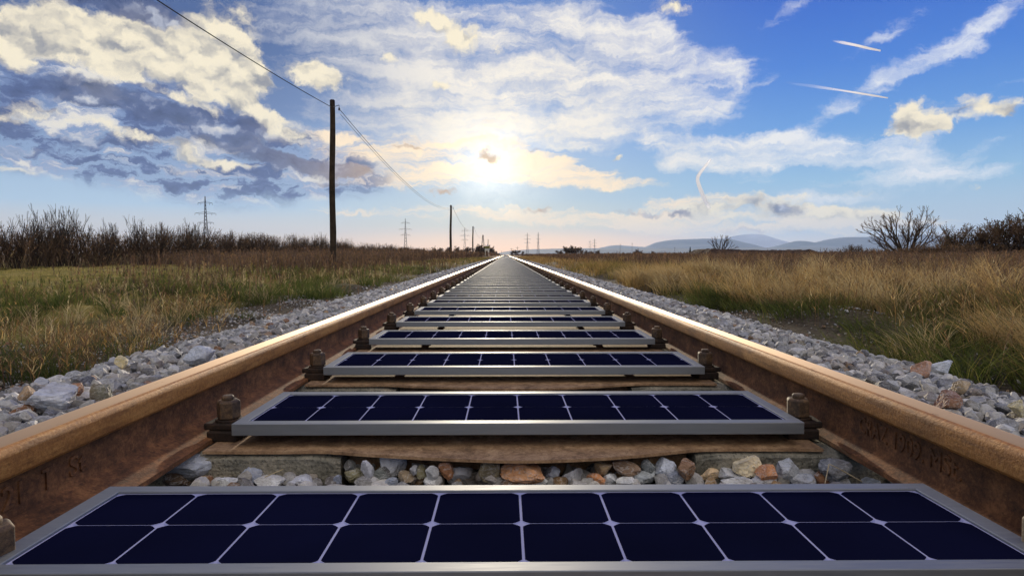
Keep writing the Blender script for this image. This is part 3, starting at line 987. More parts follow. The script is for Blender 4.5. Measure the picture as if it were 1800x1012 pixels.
# dry straws caught among the stones
def straw(pts, label):
    b = MB()
    for p, q in zip(pts[:-1], pts[1:]): b.bar(p, q, .0012, .0009, 5)
    m = mats_straw
    return tag(b.build('straw', m), label, 'straw', 'dry straws among the stones')
mats_straw = mat_simple('dry_straw', rgb(170, 150, 112), rgb(200, 184, 150), 40, .8)
straw([plane_hit(1458, 815, .0), plane_hit(1480, 826, .0), plane_hit(1515, 846, -.02)], 'long dry straw lying over the big dark grey stone at right')
straw([plane_hit(1457, 816, .003), plane_hit(1450, 850, -.02)], 'short dry straw standing against the big dark grey stone')
straw([plane_hit(465, 838, -.01), plane_hit(498, 824, .0)], 'short straw in front of the left concrete block')
# ------------------------------------------------------------------ terrain
def spaced(lo, hi, d0, grow):
    out, v, d = [0.0], 0.0, d0
    while v < hi:
        v += d; d *= grow; out.append(v)
    neg, v, d = [], 0.0, d0
    while v > lo:
        v -= d; d *= grow; neg.append(v)
    return np.array(neg[::-1] + out)

gx = spaced(-60000, 60000, .16, 1.045)
gy = spaced(-60000, 60000, .2, 1.045)
XX, YY = np.meshgrid(gx, gy)
ZZ = gz(XX, YY)
nx, ny = len(gx), len(gy)
I = np.arange(nx * ny).reshape(ny, nx)
quads = np.stack([I[:-1, :-1], I[:-1, 1:], I[1:, 1:], I[1:, :-1]], -1).reshape(-1, 4)
ground = link('ground', np_mesh('ground', np.stack([XX, YY, ZZ], -1).reshape(-1, 3), [quads], [M['ground']], smooth=True))
tag(ground, 'brown and green field ground on both sides of the track', 'ground', kind='structure')

# ballast bed below the stones
pf = [(-2.0, -.235), (-1.7, -.13), (-1.45, -.07), (-.85, -.065), (-.7, -.12), (.7, -.12), (.85, -.065), (1.45, -.07), (1.75, -.13), (2.05, -.235)]
ys = [-2, 0, 3, 10, 40, 160, 700, 1600]
V = [(x, yy, z) for yy in ys for x, z in pf]
n = len(pf)
Q = [(j*n+k, j*n+k+1, (j+1)*n+k+1, (j+1)*n+k) for j in range(len(ys)-1) for k in range(n-1)]
def mat_bed():
    m, T, out = material('gravel_bed')
    v = geopos(T)
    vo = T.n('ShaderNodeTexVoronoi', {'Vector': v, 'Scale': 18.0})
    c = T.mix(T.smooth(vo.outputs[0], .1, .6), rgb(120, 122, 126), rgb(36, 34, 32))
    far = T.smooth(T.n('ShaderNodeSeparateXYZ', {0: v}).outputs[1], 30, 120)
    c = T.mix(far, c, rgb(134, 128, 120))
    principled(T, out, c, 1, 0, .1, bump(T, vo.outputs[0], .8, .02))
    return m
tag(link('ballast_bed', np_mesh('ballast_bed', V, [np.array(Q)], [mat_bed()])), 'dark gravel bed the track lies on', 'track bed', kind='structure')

# ------------------------------------------------------------------ grass
def blades(P, H, W, az, lean, col, seg=3, face=None):
    "curved tapering blades; P (n,3)"
    n = len(P)
    d = np.stack([np.cos(az), np.sin(az), np.zeros(n)], 1)
    fa = rng.uniform(0, 2*np.pi, n) if face is None else face
    s = np.stack([np.cos(fa), np.sin(fa), np.zeros(n)], 1)
    rows = []
    for k in range(seg):
        t = k / seg
        c = P + d * (H * lean * t ** 1.8)[:, None] + np.array([0, 0, 1.]) * (H * t * (1 - .35 * np.minimum(lean, 1.2) * t))[:, None]
        w = W * (1 - .55 * t)
        rows += [c - s * w[:, None] / 2, c + s * w[:, None] / 2]
    tip = P + d * (H * lean)[:, None] + np.array([0, 0, 1.]) * (H * (1 - .35 * np.minimum(lean, 1.2)))[:, None]
    rows.append(tip)
    k = len(rows)
    V = np.stack(rows, 1).reshape(-1, 3)
    base = (np.arange(n) * k)[:, None]
    quads = np.concatenate([base + np.array([[2*j, 2*j+1, 2*j+3, 2*j+2]]) for j in range(seg - 1)])
    tris = base + np.array([[2*seg-2, 2*seg-1, 2*seg]])
    C = np.repeat(col, k, 0)
    return V, quads, tris, C

class Veg:
    def __init__(s): s.V = []; s.Q = []; s.T = []; s.C = []; s.o = 0
    def add(s, res):
        V, q, t, c = res
        s.V.append(V); s.Q.append(q + s.o); s.T.append(t + s.o); s.C.append(c); s.o += len(V)
    def build(s, name, label, cat, mat='grass'):
        me = np_mesh(name, np.concatenate(s.V), [np.concatenate(s.Q), np.concatenate(s.T)], [M[mat]], np.concatenate(s.C))
        return tag(link(name, me), label, cat, kind='stuff')

def L3(*cs): return np.array([[lin(q) for q in c] for c in cs])
GREEN = L3((70,84,38),(88,98,44),(106,112,54),(56,70,34),(120,118,60),(80,90,52))
GOLD = L3((180,146,88),(152,122,76),(200,170,114),(124,100,66),(108,90,60),(172,136,80))
BROWN = L3((112,86,64),(130,102,76),(98,78,60),(142,112,84),(84,68,54))
MAUVE = L3((90,74,66),(104,86,76),(78,66,60),(118,98,84),(96,80,68))
STRAW = L3((178,160,118),(160,140,100),(196,178,136))
LAWN = L3((142,132,74),(154,142,84),(130,124,68),(164,148,96))
DARKB = L3((88,72,56),(108,88,68),(72,60,50),(126,102,78))

def pick(pal, n, v=.18):
    return pal[rng.integers(0, len(pal), n)] * rng.uniform(1 - v, 1 + v, (n, 1))

def patch(x, y, f=.55, seed=0.0):
    "patchiness 0..1"
    a = np.sin(x * f * 2.1 + seed + 1.7 * np.sin(y * f * .8 + seed)) + np.sin(y * f * 1.3 - x * f * .7 + 2 * seed) + .7 * np.sin(x * f * 4.3 + y * f * 3.1 + seed * 3)
    return np.clip(.5 + a / 5, 0, 1)

def wmin(W, P):
    "blades never thinner than the picture can show"
    return np.maximum(W, np.hypot(P[:, 0], P[:, 1]) * .00062)

def tufts(veg, C, nb, h, spread, pal, lean=(.25, .9), w=.0045, wind=None, seg=3, hv=.35):
    "C (n,2) tuft centres"
    n = len(C)
    m = n * nb
    ci = np.repeat(np.arange(n), nb)
    rad = spread * np.sqrt(rng.random(m)) * rng.uniform(.6, 1.2, n)[ci]
    th = rng.uniform(0, 2*np.pi, m)
    x, y = C[ci, 0] + rad*np.cos(th), C[ci, 1] + rad*np.sin(th)
    P = np.stack([x, y, gz(x, y) - .01], 1)
    hh = np.broadcast_to(np.asarray(h, float), (n,)) * rng.uniform(.75, 1.2, n)
    H = hh[ci] * rng.uniform(1 - hv, 1 + hv * .5, m)
    az = th + rng.normal(0, .5, m)
    if wind is not None:
        k = rng.random(m) < .5
        az[k] = wind + rng.normal(0, .5, k.sum())
    ln = rng.uniform(*lean, m)
    tc = pal[rng.integers(0, len(pal), n)][ci] * .5 + pal[rng.integers(0, len(pal), m)] * .5
    tc = tc * rng.uniform(.8, 1.2, (m, 1))
    veg.add(blades(P, H, wmin(np.full(m, w), P), az, ln, tc, seg))

def herbs(veg, C, h, pal, w=.004, twigs=8, tw=.12, leafs=True, lean=(.05, .3), headpal=None):
    "thin dead stalks with side twigs and seed heads"
    n = len(C)
    P = np.stack([C[:, 0], C[:, 1], gz(C[:, 0], C[:, 1]) - .01], 1)
    H = np.asarray(h) * rng.uniform(.65, 1.2, n)
    az = rng.uniform(0, 2*np.pi, n); ln = rng.uniform(*lean, n)
    col = pick(pal, n)
    W = wmin(np.full(n, w), P)
    veg.add(blades(P, H, W, az, ln, col, 2))
    d = np.stack([np.cos(az), np.sin(az), np.zeros(n)], 1)
    for k in range(twigs):
        t = rng.uniform(.3, 1.0, n)
        B = P + d * (H * ln * t ** 1.8)[:, None] + np.array([0, 0, 1.]) * (H * t * (1 - .35 * ln * t))[:, None]
        L = tw * rng.uniform(.4, 1.2, n) * (1.25 - t)
        cc = col * rng.uniform(.8, 1.2, (n, 1)) if headpal is None else pick(headpal, n)
        veg.add(blades(B, L, W * rng.uniform(.8, 1.6, n), rng.uniform(0, 2*np.pi, n), rng.uniform(.4, 1.4, n), cc, 2))

def area(x0, x1, y0, y1, dens, keep=None):
    n = int((x1-x0) * (y1-y0) * dens)
    p = np.stack([rng.uniform(x0, x1, n), rng.uniform(y0, y1, n)], 1)
    if keep is not None: p = p[rng.random(n) < keep(p[:, 0], p[:, 1])]
    return p[np.abs(p[:, 0]) < .95 * (p[:, 1] + 1.2)]       # the wedge the photograph looks into, with a margin

# --- left verge: green and tan tufts
v = Veg()
edge = lambda x, y: np.clip((-x - 2.45 - .35 * np.sin(y * 1.1) - .25 * np.sin(y * 2.7 + 1)) * 2.2, 0, 1)
C = area(-6.8, -2.1, 2.0, 14, 10, lambda x, y: edge(x, y) * np.where(patch(x, y, .9, 1) > .42, 1, .22))
tufts(v, C, 46, .10 + .26 * patch(C[:, 0], C[:, 1], .5, 3), .15, GREEN, (.3, 1.1), .0042)
C = area(-5.2, -2.4, 2.0, 12, 8, lambda x, y: edge(x, y) * patch(x, y, .9, 23) ** 1.5)
tufts(v, C, 60, .13 + .22 * patch(C[:, 0], C[:, 1], .7, 24), .14, np.concatenate([GREEN[:2] * .75, GREEN[3:4], GREEN[5:]]), (.5, 1.4), .0045)
C = area(-6.6, -2.2, 2.0, 14, 4, lambda x, y: edge(x, y) * patch(x, y, .6, 4))
tufts(v, C, 34, .22, .13, STRAW, (.3, 1.0), .0036)
C = area(-9, -2.3, 14, 30, 5, lambda x, y: edge(x, y) * (.4 + .6 * patch(x, y, .5, 2)))
tufts(v, C, 26, .26, .2, np.concatenate([GREEN, STRAW[:1], BROWN[:1]]), (.3, 1.0), .006, seg=2)
C = area(-9, -2.2, 30, 120, 1.6, lambda x, y: .4 + .6 * patch(x, y, .3, 2))
tufts(v, C, 16, .28, .32, np.concatenate([GREEN, GOLD[:3], BROWN[:2]]), (.3, .9), .01, seg=2)
C = area(-2.6, -1.8, 1.5, 14, 4, lambda x, y: patch(x, y, 1.2, 7) ** 2)
tufts(v, C, 26, .05, .09, GREEN, (.6, 1.3), .004)
v.build('verge_grass', 'green and tan tufted grass along the left side of the ballast', 'grass')
# --- left: brown dry weeds near the camera, dead stalks farther off
v = Veg()
def near_weeds(x, y):
    return np.exp(-((x + 2.7) / .42) ** 2 - ((y - 3.9) / .75) ** 2) + .8 * np.exp(-((x + 3.3) / .4) ** 2 - ((y - 6.3) / .8) ** 2) * .5
C = area(-3.6, -1.95, 2.2, 8, 260, near_weeds)
herbs(v, C, .27, np.concatenate([BROWN, GOLD[3:5]]), .0032, 12, .10, headpal=np.concatenate([BROWN, GOLD, STRAW[:1]]))
C = area(-7, -2.3, 3, 16, 16, lambda x, y: edge(x, y) * patch(x, y, .8, 5))
herbs(v, C, .34, np.concatenate([BROWN, STRAW]), .0032, 9, .11)
C = area(-14, -2.4, 16, 34, 9, lambda x, y: patch(x, y, .4, 6) * np.clip((y - 12) / 10, 0, 1))
herbs(v, C, .5, np.concatenate([BROWN, MAUVE, STRAW[:1]]), .005, 7, .16)
C = area(-10.5, -5.2, 18, 31, 16, lambda x, y: np.clip((y - 17) / 4, 0, 1) * (.5 + .5 * patch(x, y, .6, 31)))
herbs(v, C, .78, np.concatenate([BROWN, MAUVE, GOLD[3:5]]), .006, 9, .22)
C = area(-7.5, -3.0, 4, 16, 13, lambda x, y: edge(x, y) * (patch(x, y, .75, 33) > .52))
herbs(v, C, .42, np.concatenate([BROWN, MAUVE, GREEN[2:5], STRAW[:1]]), .0038, 12, .13)
v.build('dry_weeds', 'brown dry weeds and dead stalks on the left verge', 'weeds')
# --- left: lawn strip before the hedge
v = Veg(); lawn = v
C = area(-24, -6.0, 9, 40, 26, lambda x, y: .55 + .45 * patch(x, y, .3, 8))
P = np.stack([C[:, 0], C[:, 1], gz(C[:, 0], C[:, 1]) - .005], 1)
for k in range(4):
    n = len(P)
    q = P + np.stack([rng.normal(0, .08, n), rng.normal(0, .08, n), np.zeros(n)], 1)
    v.add(blades(q, rng.uniform(.05, .11, n), wmin(np.full(n, .012), q), rng.uniform(0, 6.3, n), rng.uniform(.3, 1.2, n), pick(LAWN, n, .2), 2))
v = Veg()
C = area(-10, -5.2, 5, 21, 17, lambda x, y: patch(x, y, .7, 51) > .40)
herbs(v, C, .30, np.concatenate([BROWN, GREEN, STRAW[:1]]), .0045, 11, .11)
C = area(-9, -4.5, 5, 20, 4, lambda x, y: patch(x, y, .8, 53) > .5)
tufts(v, C, 40, .26, .22, np.concatenate([GREEN[:5], BROWN[:2], GOLD[4:5]]), (.3, 1.1), .0048)
v.build('verge_scrub', 'low olive and brown scrub between the verge and the mown strip on the left', 'scrub')
v = lawn
v.build('lawn', 'short yellow green mown grass before the hedge on the left', 'grass')
# --- left: tall brown brush along the line from the pole onwards
v = Veg()
C = area(-24, -6.5, 24, 60, 9, lambda x, y: np.clip((y - 20 + (x + 7) * .9) / 9, 0, 1) * (.5 + .5 * patch(x, y, .35, 9)))
herbs(v, C, .95, np.concatenate([MAUVE, MAUVE, BROWN]), .008, 9, .3, headpal=np.concatenate([BROWN, MAUVE, MAUVE, GOLD[4:5]]))
C = area(-45, -5.5, 60, 160, 2.2, lambda x, y: .5 + .5 * patch(x, y, .25, 9))
herbs(v, C, 1.4, np.concatenate([BROWN, MAUVE]), .02, 7, .5)
C = area(-120, -4, 160, 500, .22, None)
herbs(v, C, 1.5, np.concatenate([BROWN, MAUVE, GOLD[4:5]]), .05, 5, .7)
v.build('tall_brush', 'tall reddish brown dead brush behind the verge on the left', 'brush')

# --- right bank: golden and green overhanging tufts
v = Veg()
edgeR = lambda x, y: np.clip((x - 2.22 - .30 * np.sin(y * 1.4 + .6) - .2 * np.sin(y * 3.1)) * 2.5, 0, 1)
C = area(2.05, 4.6, 1.6, 9, 13, lambda x, y: edgeR(x, y) * (.4 + .6 * patch(x, y, .7, 11)))
tufts(v, C, 52, .20 + .18 * patch(C[:, 0], C[:, 1], .8, 12), .16, np.concatenate([GREEN, GREEN, GOLD[3:5]]), (.4, 1.3), .0042, wind=math.pi)
C = area(2.25, 3.0, 1.6, 9, 16, edgeR)
tufts(v, C, 60, .17 + .12 * patch(C[:, 0], C[:, 1], 1.1, 21), .17, np.concatenate([GREEN[:4] * .8, GREEN]), (.7, 1.6), .0045, wind=math.pi)
C = area(2.3, 5.5, 2.2, 10, 8, lambda x, y: edgeR(x, y) * (patch(x, y, 1.0, 13) > .5))
tufts(v, C, 46, .36, .15, GOLD, (.3, 1.1), .0036, wind=math.pi * .8)
C = area(2.5, 6.5, 2.4, 14, 3.2, lambda x, y: edgeR(x, y) * (patch(x, y, .9, 41) > .45))
tufts(v, C, 120, .40, .16, np.concatenate([STRAW, GOLD[:3], GOLD[2:3]]), (.35, 1.2), .0036, wind=math.pi * .8)
C = area(2.3, 5.0, 1.8, 9, 10, lambda x, y: edgeR(x, y) * (patch(x, y, 1.1, 43) > .5))
tufts(v, C, 40, .11, .12, GREEN[:4] * .7, (.5, 1.5), .011, seg=2)
C = area(2.2, 4.6, 9, 26, 9, lambda x, y: edgeR(x, y) * (.4 + .6 * patch(x, y, .5, 14)))
tufts(v, C, 28, .36, .2, np.concatenate([GOLD, GREEN[2:5], GOLD[:2]]), (.3, 1.0), .006, seg=2)
C = area(2.2, 6, 26, 120, 2.6, lambda x, y: .4 + .6 * patch(x, y, .3, 15))
tufts(v, C, 16, .34, .32, np.concatenate([GOLD, BROWN[:2], GREEN[2:3]]), (.3, .9), .01, seg=2)
C = area(2.5, 7.5, 2.6, 15, .9, lambda x, y: edgeR(x, y))
tufts(v, C, 170, .46, .13, np.concatenate([STRAW, GOLD[:1], GOLD[2:3]]), (.2, 1.0), .0036, wind=math.pi * .85)
C = area(2.4, 7.0, 2.0, 14, 4, lambda x, y: edgeR(x, y) * (patch(x, y, 1.0, 61) > .5))
tufts(v, C, 70, .20, .20, np.concatenate([GREEN[3:4] * .6, DARKB[2:3] * .7, GREEN[:1] * .7]), (.5, 1.5), .005)
v.build('bank_grass', 'golden and green overhanging grass on the right bank beside the ballast', 'grass')
# --- right field of dead stalks
v = Veg()
C = area(2.5, 6, 2.0, 10, 46, lambda x, y: edgeR(x, y) * patch(x, y, .6, 16))
herbs(v, C, .42, np.concatenate([GOLD[3:], BROWN, STRAW[:1]]), .0032, 11, .12, headpal=np.concatenate([GOLD[:3], STRAW, BROWN]))
C = area(4, 30, 4, 30, 34, lambda x, y: np.clip((x - 3.8) / 2, 0, 1) * (.45 + .55 * patch(x, y, .35, 17)))
herbs(v, C, .50, np.concatenate([MAUVE, BROWN, GOLD[4:5]]), .0045, 7, .16)
C = area(4, 34, 4, 30, 8, lambda x, y: np.clip((x - 3.8) / 2, 0, 1) * patch(x, y, .5, 18))
tufts(v, C, 12, .34, .2, np.concatenate([MAUVE, GOLD[3:5], STRAW[:1]]), (.2, .9), .006, seg=2)
C = area(4, 30, 5, 34, .8, lambda x, y: np.clip((x - 3.8) / 2, 0, 1) * (patch(x, y, .6, 45) > .45))
tufts(v, C, 60, .46, .24, np.concatenate([STRAW, GOLD]), (.3, .9), .006, seg=2)
C = area(4, 75, 30, 75, 5.5, lambda x, y: .5 + .5 * patch(x, y, .25, 19))
herbs(v, C, .58, np.concatenate([MAUVE, BROWN]), .01, 6, .24)
C = area(5, 190, 75, 200, .9, None)
herbs(v, C, .66, np.concatenate([MAUVE, BROWN]), .026, 5, .4)
C = area(4, 420, 200, 520, .10, None)
herbs(v, C, .85, np.concatenate([MAUVE, BROWN]), .06, 4, .6)
v.build('dry_field', 'field of mauve brown dead stalks stretching to the horizon on the right', 'field')
# ------------------------------------------------------------------ branching plants
def tubes(segs, n=4):
    "segs: list of (p, q, r0, r1)"
    A = np.array([[*s[0], *s[1], s[2], s[3]] for s in segs], float)
    p, q, r0, r1 = A[:, :3], A[:, 3:6], A[:, 6], A[:, 7]
    d = q - p; d /= np.linalg.norm(d, axis=1)[:, None] + 1e-9
    up = np.where(np.abs(d[:, 2:3]) < .9, np.array([[0, 0, 1.]]), np.array([[1., 0, 0]]))
    a = np.cross(d, up); a /= np.linalg.norm(a, axis=1)[:, None]
    b = np.cross(d, a)
    m = len(A)
    rows = []
    for c, r in ((p, r0), (q, r1)):
        for k in range(n):
            t = 2*np.pi*k/n
            rows.append(c + a * (r*np.cos(t))[:, None] + b * (r*np.sin(t))[:, None])
    V = np.stack(rows, 1).reshape(-1, 3)
    base = (np.arange(m) * 2*n)[:, None]
    Q = np.concatenate([base + np.array([[k, (k+1) % n, n+(k+1) % n, n+k]]) for k in range(n)])
    return V, Q

def grow(rs, p, d, L, r, depth, thick, thin, nch=(2, 3), spread=.6, up=.15, shrink=.72, seg=3, split=3, minr=.004):
    pts = [p]
    for k in range(seg):
        d = (d + Vector((rs.gauss(0, .12), rs.gauss(0, .12), rs.gauss(0, .10) + up * .25))).normalized()
        q = pts[-1] + d * (L / seg)
        ra, rb = r * (1 - .35 * k / seg), r * (1 - .35 * (k + 1) / seg)
        (thick if depth >= split else thin).append((pts[-1], q, max(ra, minr), max(rb, minr)))
        pts.append(q)
        if depth > 0 and k < seg - 1 and rs.random() < .55:
            dd = (d + Vector((rs.gauss(0, 1), rs.gauss(0, 1), rs.gauss(0, .6))).normalized() * spread * 1.3).normalized()
            grow(rs, q, dd, L * shrink * rs.uniform(.6, 1), rb * .55, depth - 1, thick, thin, nch, spread, up, shrink, seg, split, minr)
    if depth == 0: return
    for _ in range(rs.randint(*nch)):
        v = Vector((rs.gauss(0, 1), rs.gauss(0, 1), rs.gauss(0, .7))).normalized()
        dd = (d + v * spread + Vector((0, 0, up))).normalized()
        grow(rs, pts[-1], dd, L * shrink * rs.uniform(.75, 1.15), r * .62, depth - 1, thick, thin, nch, spread, up, shrink, seg, split, minr)

def leaf_cloud(rs_seed, segs, n, size, pal):
    r = np.random.default_rng(rs_seed)
    A = np.array([[*s[1]] for s in segs])
    P = A[r.integers(0, len(A), n)] + r.normal(0, size, (n, 3))
    u = r.normal(size=(n, 3)); u /= np.linalg.norm(u, axis=1)[:, None]
    w = np.cross(u, r.normal(size=(n, 3))); w /= np.linalg.norm(w, axis=1)[:, None]
    s = (size * r.uniform(.4, 1, n))[:, None]
    V = np.stack([P - u*s, P + w*s*.5, P + u*s, P - w*s*.5], 1).reshape(-1, 3)
    Q = (np.arange(n) * 4)[:, None] + np.array([[0, 1, 2, 3]])
    C = np.repeat(pal[r.integers(0, len(pal), n)] * r.uniform(.7, 1.3, (n, 1)), 4, 0)
    return V, Q, C

def woody(name, seed, height, stems, spread, depth, r0, lean=.5, leaves=0, leafsize=.05, leafpal=None, up=.15, base_r=.25, n_out=4, minr=.004, nch=(2, 3), shrink=.72, parts=('trunk', 'twigs'), xs=1.0, split=3):
    rs = random.Random(seed)
    thick, thin = [], []
    for k in range(stems):
        a = rs.uniform(0, 6.28)
        d = Vector((math.cos(a) * lean * rs.uniform(.3, 1), math.sin(a) * lean * rs.uniform(.3, 1), 1)).normalized()
        p = Vector((math.cos(a) * base_r * rs.random(), math.sin(a) * base_r * rs.random(), -.05))
        grow(rs, p, d, height * .34 * rs.uniform(.7, 1.1), r0 * rs.uniform(.7, 1.1), depth, thick, thin, nch, spread, up, shrink, 3, split, minr)
    root = empty(name)
    zmax = max(s[1][2] for s in thick + thin)
    sc = height / zmax
    def fit(V): return V * np.array([sc * xs, sc * xs, sc])
    if thick:
        V, Q = tubes(thick, 6); link(parts[0], np_mesh(parts[0], fit(V), [Q], [M['bark']], smooth=True), root)
    if thin:
        V, Q = tubes(thin, n_out); link(parts[1], np_mesh(parts[1], fit(V), [Q], [M['twig']], smooth=True), root)
    if leaves:
        V, Q, C = leaf_cloud(seed, thin, leaves, leafsize, leafpal if leafpal is not None else DARKB)
        link('dead_leaves', np_mesh('dead_leaves', fit(V), [Q], [M['grass']], C), root)
    return root

def put(o, x, y, s=1.0, rz=0.0, zs=1.0, dz=0.0):
    o.location = (x, y, float(gz(x, y)) - .02 + dz)
    o.scale = (s, s, s * zs)
    o.rotation_euler = (0, 0, rz)

def px_at(px, Y):
    return at_y(px, 447, Y).x

# --- hedge of bare shrubs on the left
HED = [woody('bare_shrub', 20 + k, 2.55, 10, .55, 3, .022, .55, 260, .05, np.concatenate([DARKB, BROWN[4:5]]), .25, .14, 3, .0055, (2, 3), .74, ('stems', 'twigs'), 1.0, 1) for k in range(5)]
TALL = [woody('tall_bare_shrub', 40 + k, 3.3, 4, .38, 3, .03, .35, 0, .05, None, .5, .05, 3, .0065, (2, 3), .78, ('stems', 'twigs'), 1.0, 0) for k in range(3)]
used = set()
def place(protos, k, *a, **kw):
    src = protos[k % len(protos)]
    o = src if src.name not in used else copy_tree(src)
    used.add(src.name)
    put(o, *a, **kw)
    return o
rh = random.Random(5)
i = 0
y = 25.0
while y < 175:
    x = -24 + rh.uniform(-.7, .7)
    o = place(HED, i, x, y, rh.uniform(.85, 1.12) * (.96 + max(0, min(y, 65) - 30) / 150), rh.uniform(0, 6.28), zs=rh.uniform(.85, 1.05))
    tag(o, 'dense bare shrub in the dark hedge on the left, one of many alike', 'shrub', 'bare shrubs in the hedge')
    y += 1.15 if y < 62 else (2.1 if y < 100 else 3.2)
    i += 1
TL = [(15, 'thin bare sapling standing above the hedge at the left picture edge', 2.7), (66, 'leaning bare shrub with arching branches at the left part of the hedge', 3.2),
      (101, 'tall straight bare shrub with a dark clump near its tip', 3.35), (128, 'tall forked bare shrub rising high above the hedge', 3.3),
      (196, 'broad bare shrub with many fine upright twigs in the hedge', 2.9), (232, 'tall slender bare shrub with two upright leaders in the hedge', 3.3),
      (278, 'bare shrub with one long branch reaching left above the hedge', 3.0), (332, 'rounded little bare tree standing above the hedge left of the lattice pylon', 3.5),
      (430, 'low bare shrub with fine reddish twigs right of the lattice pylon', 2.6), (556, 'thin wispy shrub just left of the tall wooden pole', 3.6)]
for k, (px, lab, h) in enumerate(TL):
    Y = -24 * F / (px - 888.5)
    o = place(TALL, k, -23.6, Y, h / 3.3, rh.uniform(0, 6.28))
    tag(o, lab, 'shrub', 'tall bare shrubs rising from the hedge')
v = Veg()
C = np.stack([rng.normal(-24, .7, 5200), 24 + 170 * rng.random(5200) ** 1.6], 1)
herbs(v, C, 1.95, DARKB, .016, 11, .5, lean=(.1, .5), headpal=np.concatenate([DARKB, BROWN]))
C = np.stack([rng.uniform(-23.4, -22.2, 900), rng.uniform(24, 60, 900)], 1)
herbs(v, C, 1.0, np.concatenate([DARKB, MAUVE[2:3], STRAW[1:2]]), .010, 4, .3, lean=(.2, .6))
v.build('hedge_undergrowth', 'dark tangled undergrowth filling the foot of the hedge on the left', 'undergrowth')

# --- trees far off beside the line, left of the vanishing point
CL = [woody('distant_tree', 60 + k, 5.2, 3, .6, 3, .10, .3, 900, .34, np.concatenate([BROWN[4:5], DARKB, MAUVE[2:3]]), .1, .2, 3, .03, (2, 3), .74, ('trunk', 'twigs'), 1.25, 2) for k in range(3)]
k = 0
for px, Y, s in [(700,300,.55),(722,310,.6),(744,300,.7),(765,330,.85),(786,330,.9),(806,345,.95),(822,350,.95),(838,360,1.1),(846,380,1.25),(854,390,1.25),(862,420,1.1),(868,460,.9)]:
    o = place(CL, k, px_at(px, Y), Y, s, rh.uniform(0, 6)); k += 1
    tag(o, 'hazy brown tree in the far clump left of the vanishing point', 'tree', 'far trees beside the line')
for px, Y, s in [(985,420,.7),(996,400,1.15),(1004,400,1.2),(1012,405,1.1),(1022,430,.75),(1031,430,.7),(1040,440,.6),(1052,450,.75),(900,600,.9),(907,620,1.0),(918,640,.8),(1118,420,.8),(1126,430,.65),(1146,440,.6)]:
    o = place(CL, k, px_at(px, Y), Y, s, rh.uniform(0, 6)); k += 1
    tag(o, 'hazy little tree on the skyline between the vanishing point and the mountains', 'tree', 'far trees on the right skyline')

# --- right: spreading bare tree and shrub thicket
def fan_tree(name, seed, H, halfw, limbs, depth=3, r0=.075):
    "many limbs fanning out of a short stool into a round crown"
    rs = random.Random(seed)
    thick, thin = [], []
    for k in range(limbs):
        a = k * 2.39996 + rs.uniform(-.3, .3)
        th = R(8 + 60 * ((k + .5) / limbs) ** .8) + rs.uniform(-.08, .08)
        d = Vector((math.cos(a) * math.sin(th), math.sin(a) * math.sin(th), math.cos(th)))
        L = 1 / math.sqrt((math.sin(th) / halfw) ** 2 + (math.cos(th) / H) ** 2)
        p = Vector((math.cos(a) * .12, math.sin(a) * .12, -.05))
        grow(rs, p, d, L * (.40 if depth > 3 else .46), r0 * rs.uniform(.8, 1.1), depth, thick, thin, (2, 2), .42, .12, .62, 3, depth - 1, .012)
    root = empty(name)
    V, Q = tubes(thick, 6); link('trunk', np_mesh('trunk', V, [Q], [M['bark']], smooth=True), root)
    V, Q = tubes(thin, 3); link('twigs', np_mesh('twigs', V, [Q], [M['twig']], smooth=True), root)
    return root
t = fan_tree('bare_tree', 7, 4.9, 4.1, 17, 4, .085)
put(t, px_at(1590, 65), 65, 1.26, .6)
tag(t, 'bare spreading tree with a wide round crown in the right field', 'tree')
BU = [woody('thicket_shrub', 80 + k, 2.6, 9, .6, 3, .035, .7, 380, .07, np.concatenate([DARKB, GREEN[3:4] * .7]), .2, .2, 3, .009, (2, 3), .74, ('stems', 'twigs'), 1.15, 2) for k in range(3)]
for j, (px, Y, s, lab) in enumerate([
    (1662, 52, .80, 'low dark shrub between the spreading bare tree and the thicket'), (1680, 50, 1.12, 'rounded dark shrub with upright twigs at the left end of the thicket'),
    (1702, 48, .82, 'low dark thicket shrub in the dip of the thicket'), (1722, 47, .86, 'small leafless shrub in the middle of the thicket'),
    (1742, 46, 1.05, 'dark leafy shrub left of the tallest thicket shrub'), (1766, 45, 1.42, 'tallest thicket shrub with a spindly top near the right picture edge'),
    (1786, 43, 1.15, 'dense dark shrub right of the tallest thicket shrub'), (1806, 43, 1.2, 'dark shrub cut by the right picture edge')]):
    o = place(BU, j, px_at(px, Y), Y, s, rh.uniform(0, 6))
    tag(o, lab, 'shrub', 'shrubs of the right thicket')
o = place(BU, 9, px_at(1503, 60), 60, .55, 1.0); tag(o, 'small dark shrub left of the spreading bare tree', 'shrub')
b_ = fan_tree('bare_bush', 9, 1.7, 1.4, 14, 2, .03)
put(b_, px_at(1268, 72), 72, 1.4, 0.0, 1.0, .70)
tag(b_, 'small bare bush growing on the flat earth mound', 'bush')
v = Veg()
x0, x1 = px_at(1640, 46), px_at(1860, 44)
n = 1500
C = np.stack([rng.uniform(x0, x1 + 4, n), rng.uniform(43, 50, n)], 1)
herbs(v, C, 1.15, DARKB * .9, .014, 9, .45, lean=(.1, .6), headpal=DARKB)
C = np.stack([rng.uniform(px_at(1480, 60), px_at(1660, 60), 500), rng.uniform(58, 66, 500)], 1)
herbs(v, C, .95, DARKB, .018, 7, .4, lean=(.1, .6))
v.build('thicket_undergrowth', 'dark brambles filling the thicket at the right edge', 'undergrowth')

